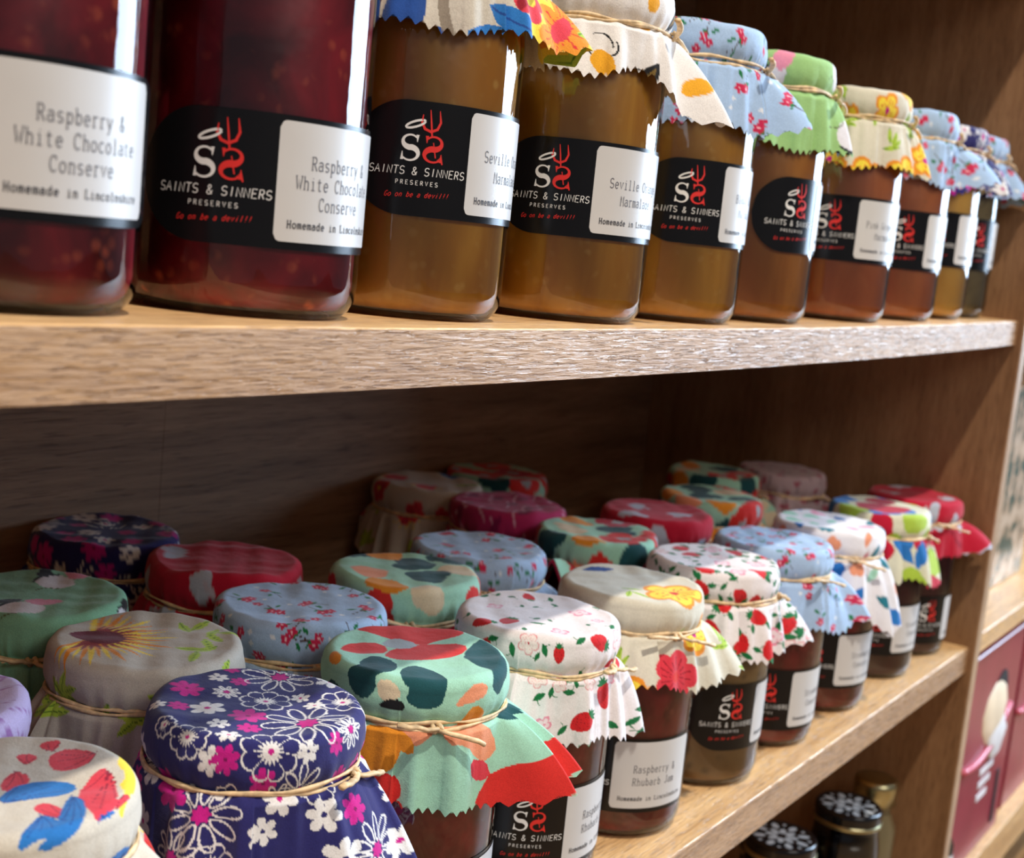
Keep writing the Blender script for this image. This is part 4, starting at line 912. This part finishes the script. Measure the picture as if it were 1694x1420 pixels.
# ------------------------------------------------------------------ gift boxes and neighbours in the second unit
BURG = simple('burgundy_card', (0.28, 0.035, 0.06), 0.3, noise=0.12, nscale=20)
DRED = simple('deep_red_card', (0.16, 0.006, 0.014), 0.45, noise=0.1)
CREAM = simple('cream_wrap', (0.85, 0.70, 0.50), 0.4, noise=0.12, nscale=30)
SILV = simple('white_tissue', (0.75, 0.75, 0.76), 0.4, noise=0.1)
HOLE = simple('black_opening', (0.006, 0.004, 0.005), 0.7)
ROSE = simple('rose_band', (0.55, 0.09, 0.13), 0.35)
def gift_box(x0, x1, y0, y1, label, extra):
    t = thing('gift_box', label, 'box', (x0, y0, -521), 0, 'burgundy gift boxes in the second unit')
    w, d, h = x1 - x0, y1 - y0, 215
    mb = MB(); mb.box(0, w, 0, d, 0, h, bev=1.2); body = mb.build('carton', BURG, t)
    mb = MB(); mb.tube([(w * .0 + i / 9 * w * .86, -1.4, 108 + 30 * (i / 9) ** 2 - 10 * math.sin(i / 9 * 3.1)) for i in range(10)], 3.4, 6); mb.build('curved_band', ROSE, t, True)
    if extra:
        # arched handle opening, with the contents seen through it
        P = [(w * .62 + 24 * math.cos(a), -0.6, 158 + 24 * math.sin(a)) for a in np.linspace(0, math.pi, 12)] + [(w * .62 - 24, -.6, 138), (w * .62 + 30, -.6, 120)]
        mesh_obj('handle_opening', [(x, y, z) for x, y, z in P], [tuple(range(len(P)))[::-1]], HOLE, t)
        mb = MB(); mb.lathe([(0.01, -34), (22, -28), (42, -10), (46, 6), (36, 22), (16, 33), (0.01, 36)], 28); o = mb.build('wrapped_sweet', CREAM, t, True, (w * .55, 2, 140)); o.scale = (1, .16, 1)
        mb = MB(); mb.lathe([(0.01, -26), (20, -20), (34, 0), (20, 16), (0.01, 20)], 24); o = mb.build('tissue_wrap', SILV, t, True, (w * .64, -1.5, 116)); o.scale = (1, .14, 1)
        mb = MB(); mb.box(w * .82, w * .88, -.9, -.1, 12, 68); mb.build('slit_opening', HOLE, t)
        for k in range(3):
            mb = MB(); mb.box(w * .42, w * .68 - 6 * k, -.8, -.1, 82 - 13 * k, 88 - 13 * k); mb.build('pale_print_bar', SILV, t)
    return t
gift_box(1196, 1378, 8, 92, 'nearest burgundy gift box, with an arched opening and a cream oval', True)
gift_box(1424, 1600, 14, 98, 'second burgundy gift box, farther along behind the first', False)
t = thing('small_bottle', 'small dark bottle with a cream top beside the nearest gift box', 'bottle', (1178, 14, -521))
mb = MB(); mb.lathe([(0.01, 0), (13, 0), (14, 3), (14, 46), (6, 62)], 32); mb.build('bottle_body', simple('black_glass', (0.01, 0.01, 0.012), 0.1), t, True)
mb = MB(); mb.lathe([(14.3, 14), (14.3, 38)], 32); mb.build('pale_label', SILV, t, True)
mb = MB(); mb.lathe([(6, 62), (7.5, 62), (7.5, 92), (0.01, 93)], 24); mb.build('cream_capsule', CREAM, t, True)
t = thing('gift_bag', 'beige gift bag with dark leafy print on the middle shelf of the second unit', 'bag', (1330, 40, -272))
m, nt_, p_ = new_mat('beige_leaf_print'); vz = N(nt_, 'ShaderNodeTexNoise'); vz.inputs['Scale'].default_value = 38; tc = N(nt_, 'ShaderNodeTexCoord')
nt_.links.new(tc.outputs['Object'], vz.inputs['Vector']); rr = ramp(nt_, [(0.42, (0.10, 0.13, 0.10)), (0.5, (0.42, 0.30, 0.20)), (0.6, (0.62, 0.47, 0.34))])
nt_.links.new(vz.outputs['Fac'], rr.inputs['Fac']); nt_.links.new(rr.outputs['Color'], p_.inputs['Base Color']); p_.inputs['Roughness'].default_value = 0.15
mb = MB(); mb.box(0, 130, 0, 70, 0, 205, bev=2); mb.build('bag_body', m, t)
mb = MB(); mb.tube([(35 + 60 * i / 12, 3, 203 + 42 * math.sin(math.pi * i / 12)) for i in range(13)], 2, 6); mb.build('cord_handle', CREAM, t, True)
# round wicker basket on the floor in front of the second unit
t = thing('wicker_basket', 'brown wicker basket on the floor at the lower right corner', 'basket', (1660, -120, -640))
WK = simple('brown_wicker', (0.42, 0.22, 0.08), 0.45, noise=0.4, nscale=120)
mb = MB()
for k in range(12): mb.tube([((104 + 2.2 * math.sin(12 * a + (k % 2) * 3.14)) * math.cos(a), (104 + 2.2 * math.sin(12 * a + (k % 2) * 3.14)) * math.sin(a), 4 + 6.2 * k) for a in np.linspace(0, 2 * math.pi, 72, endpoint=False)], 3.3, 5, True)
w_ = mb.build('woven_side', WK, t, True); w_['kind'] = 'stuff'
mb = MB(); mb.lathe([(0.01, 1), (104, 1), (104, 3), (0.01, 3)], 40); mb.build('base', WK, t)
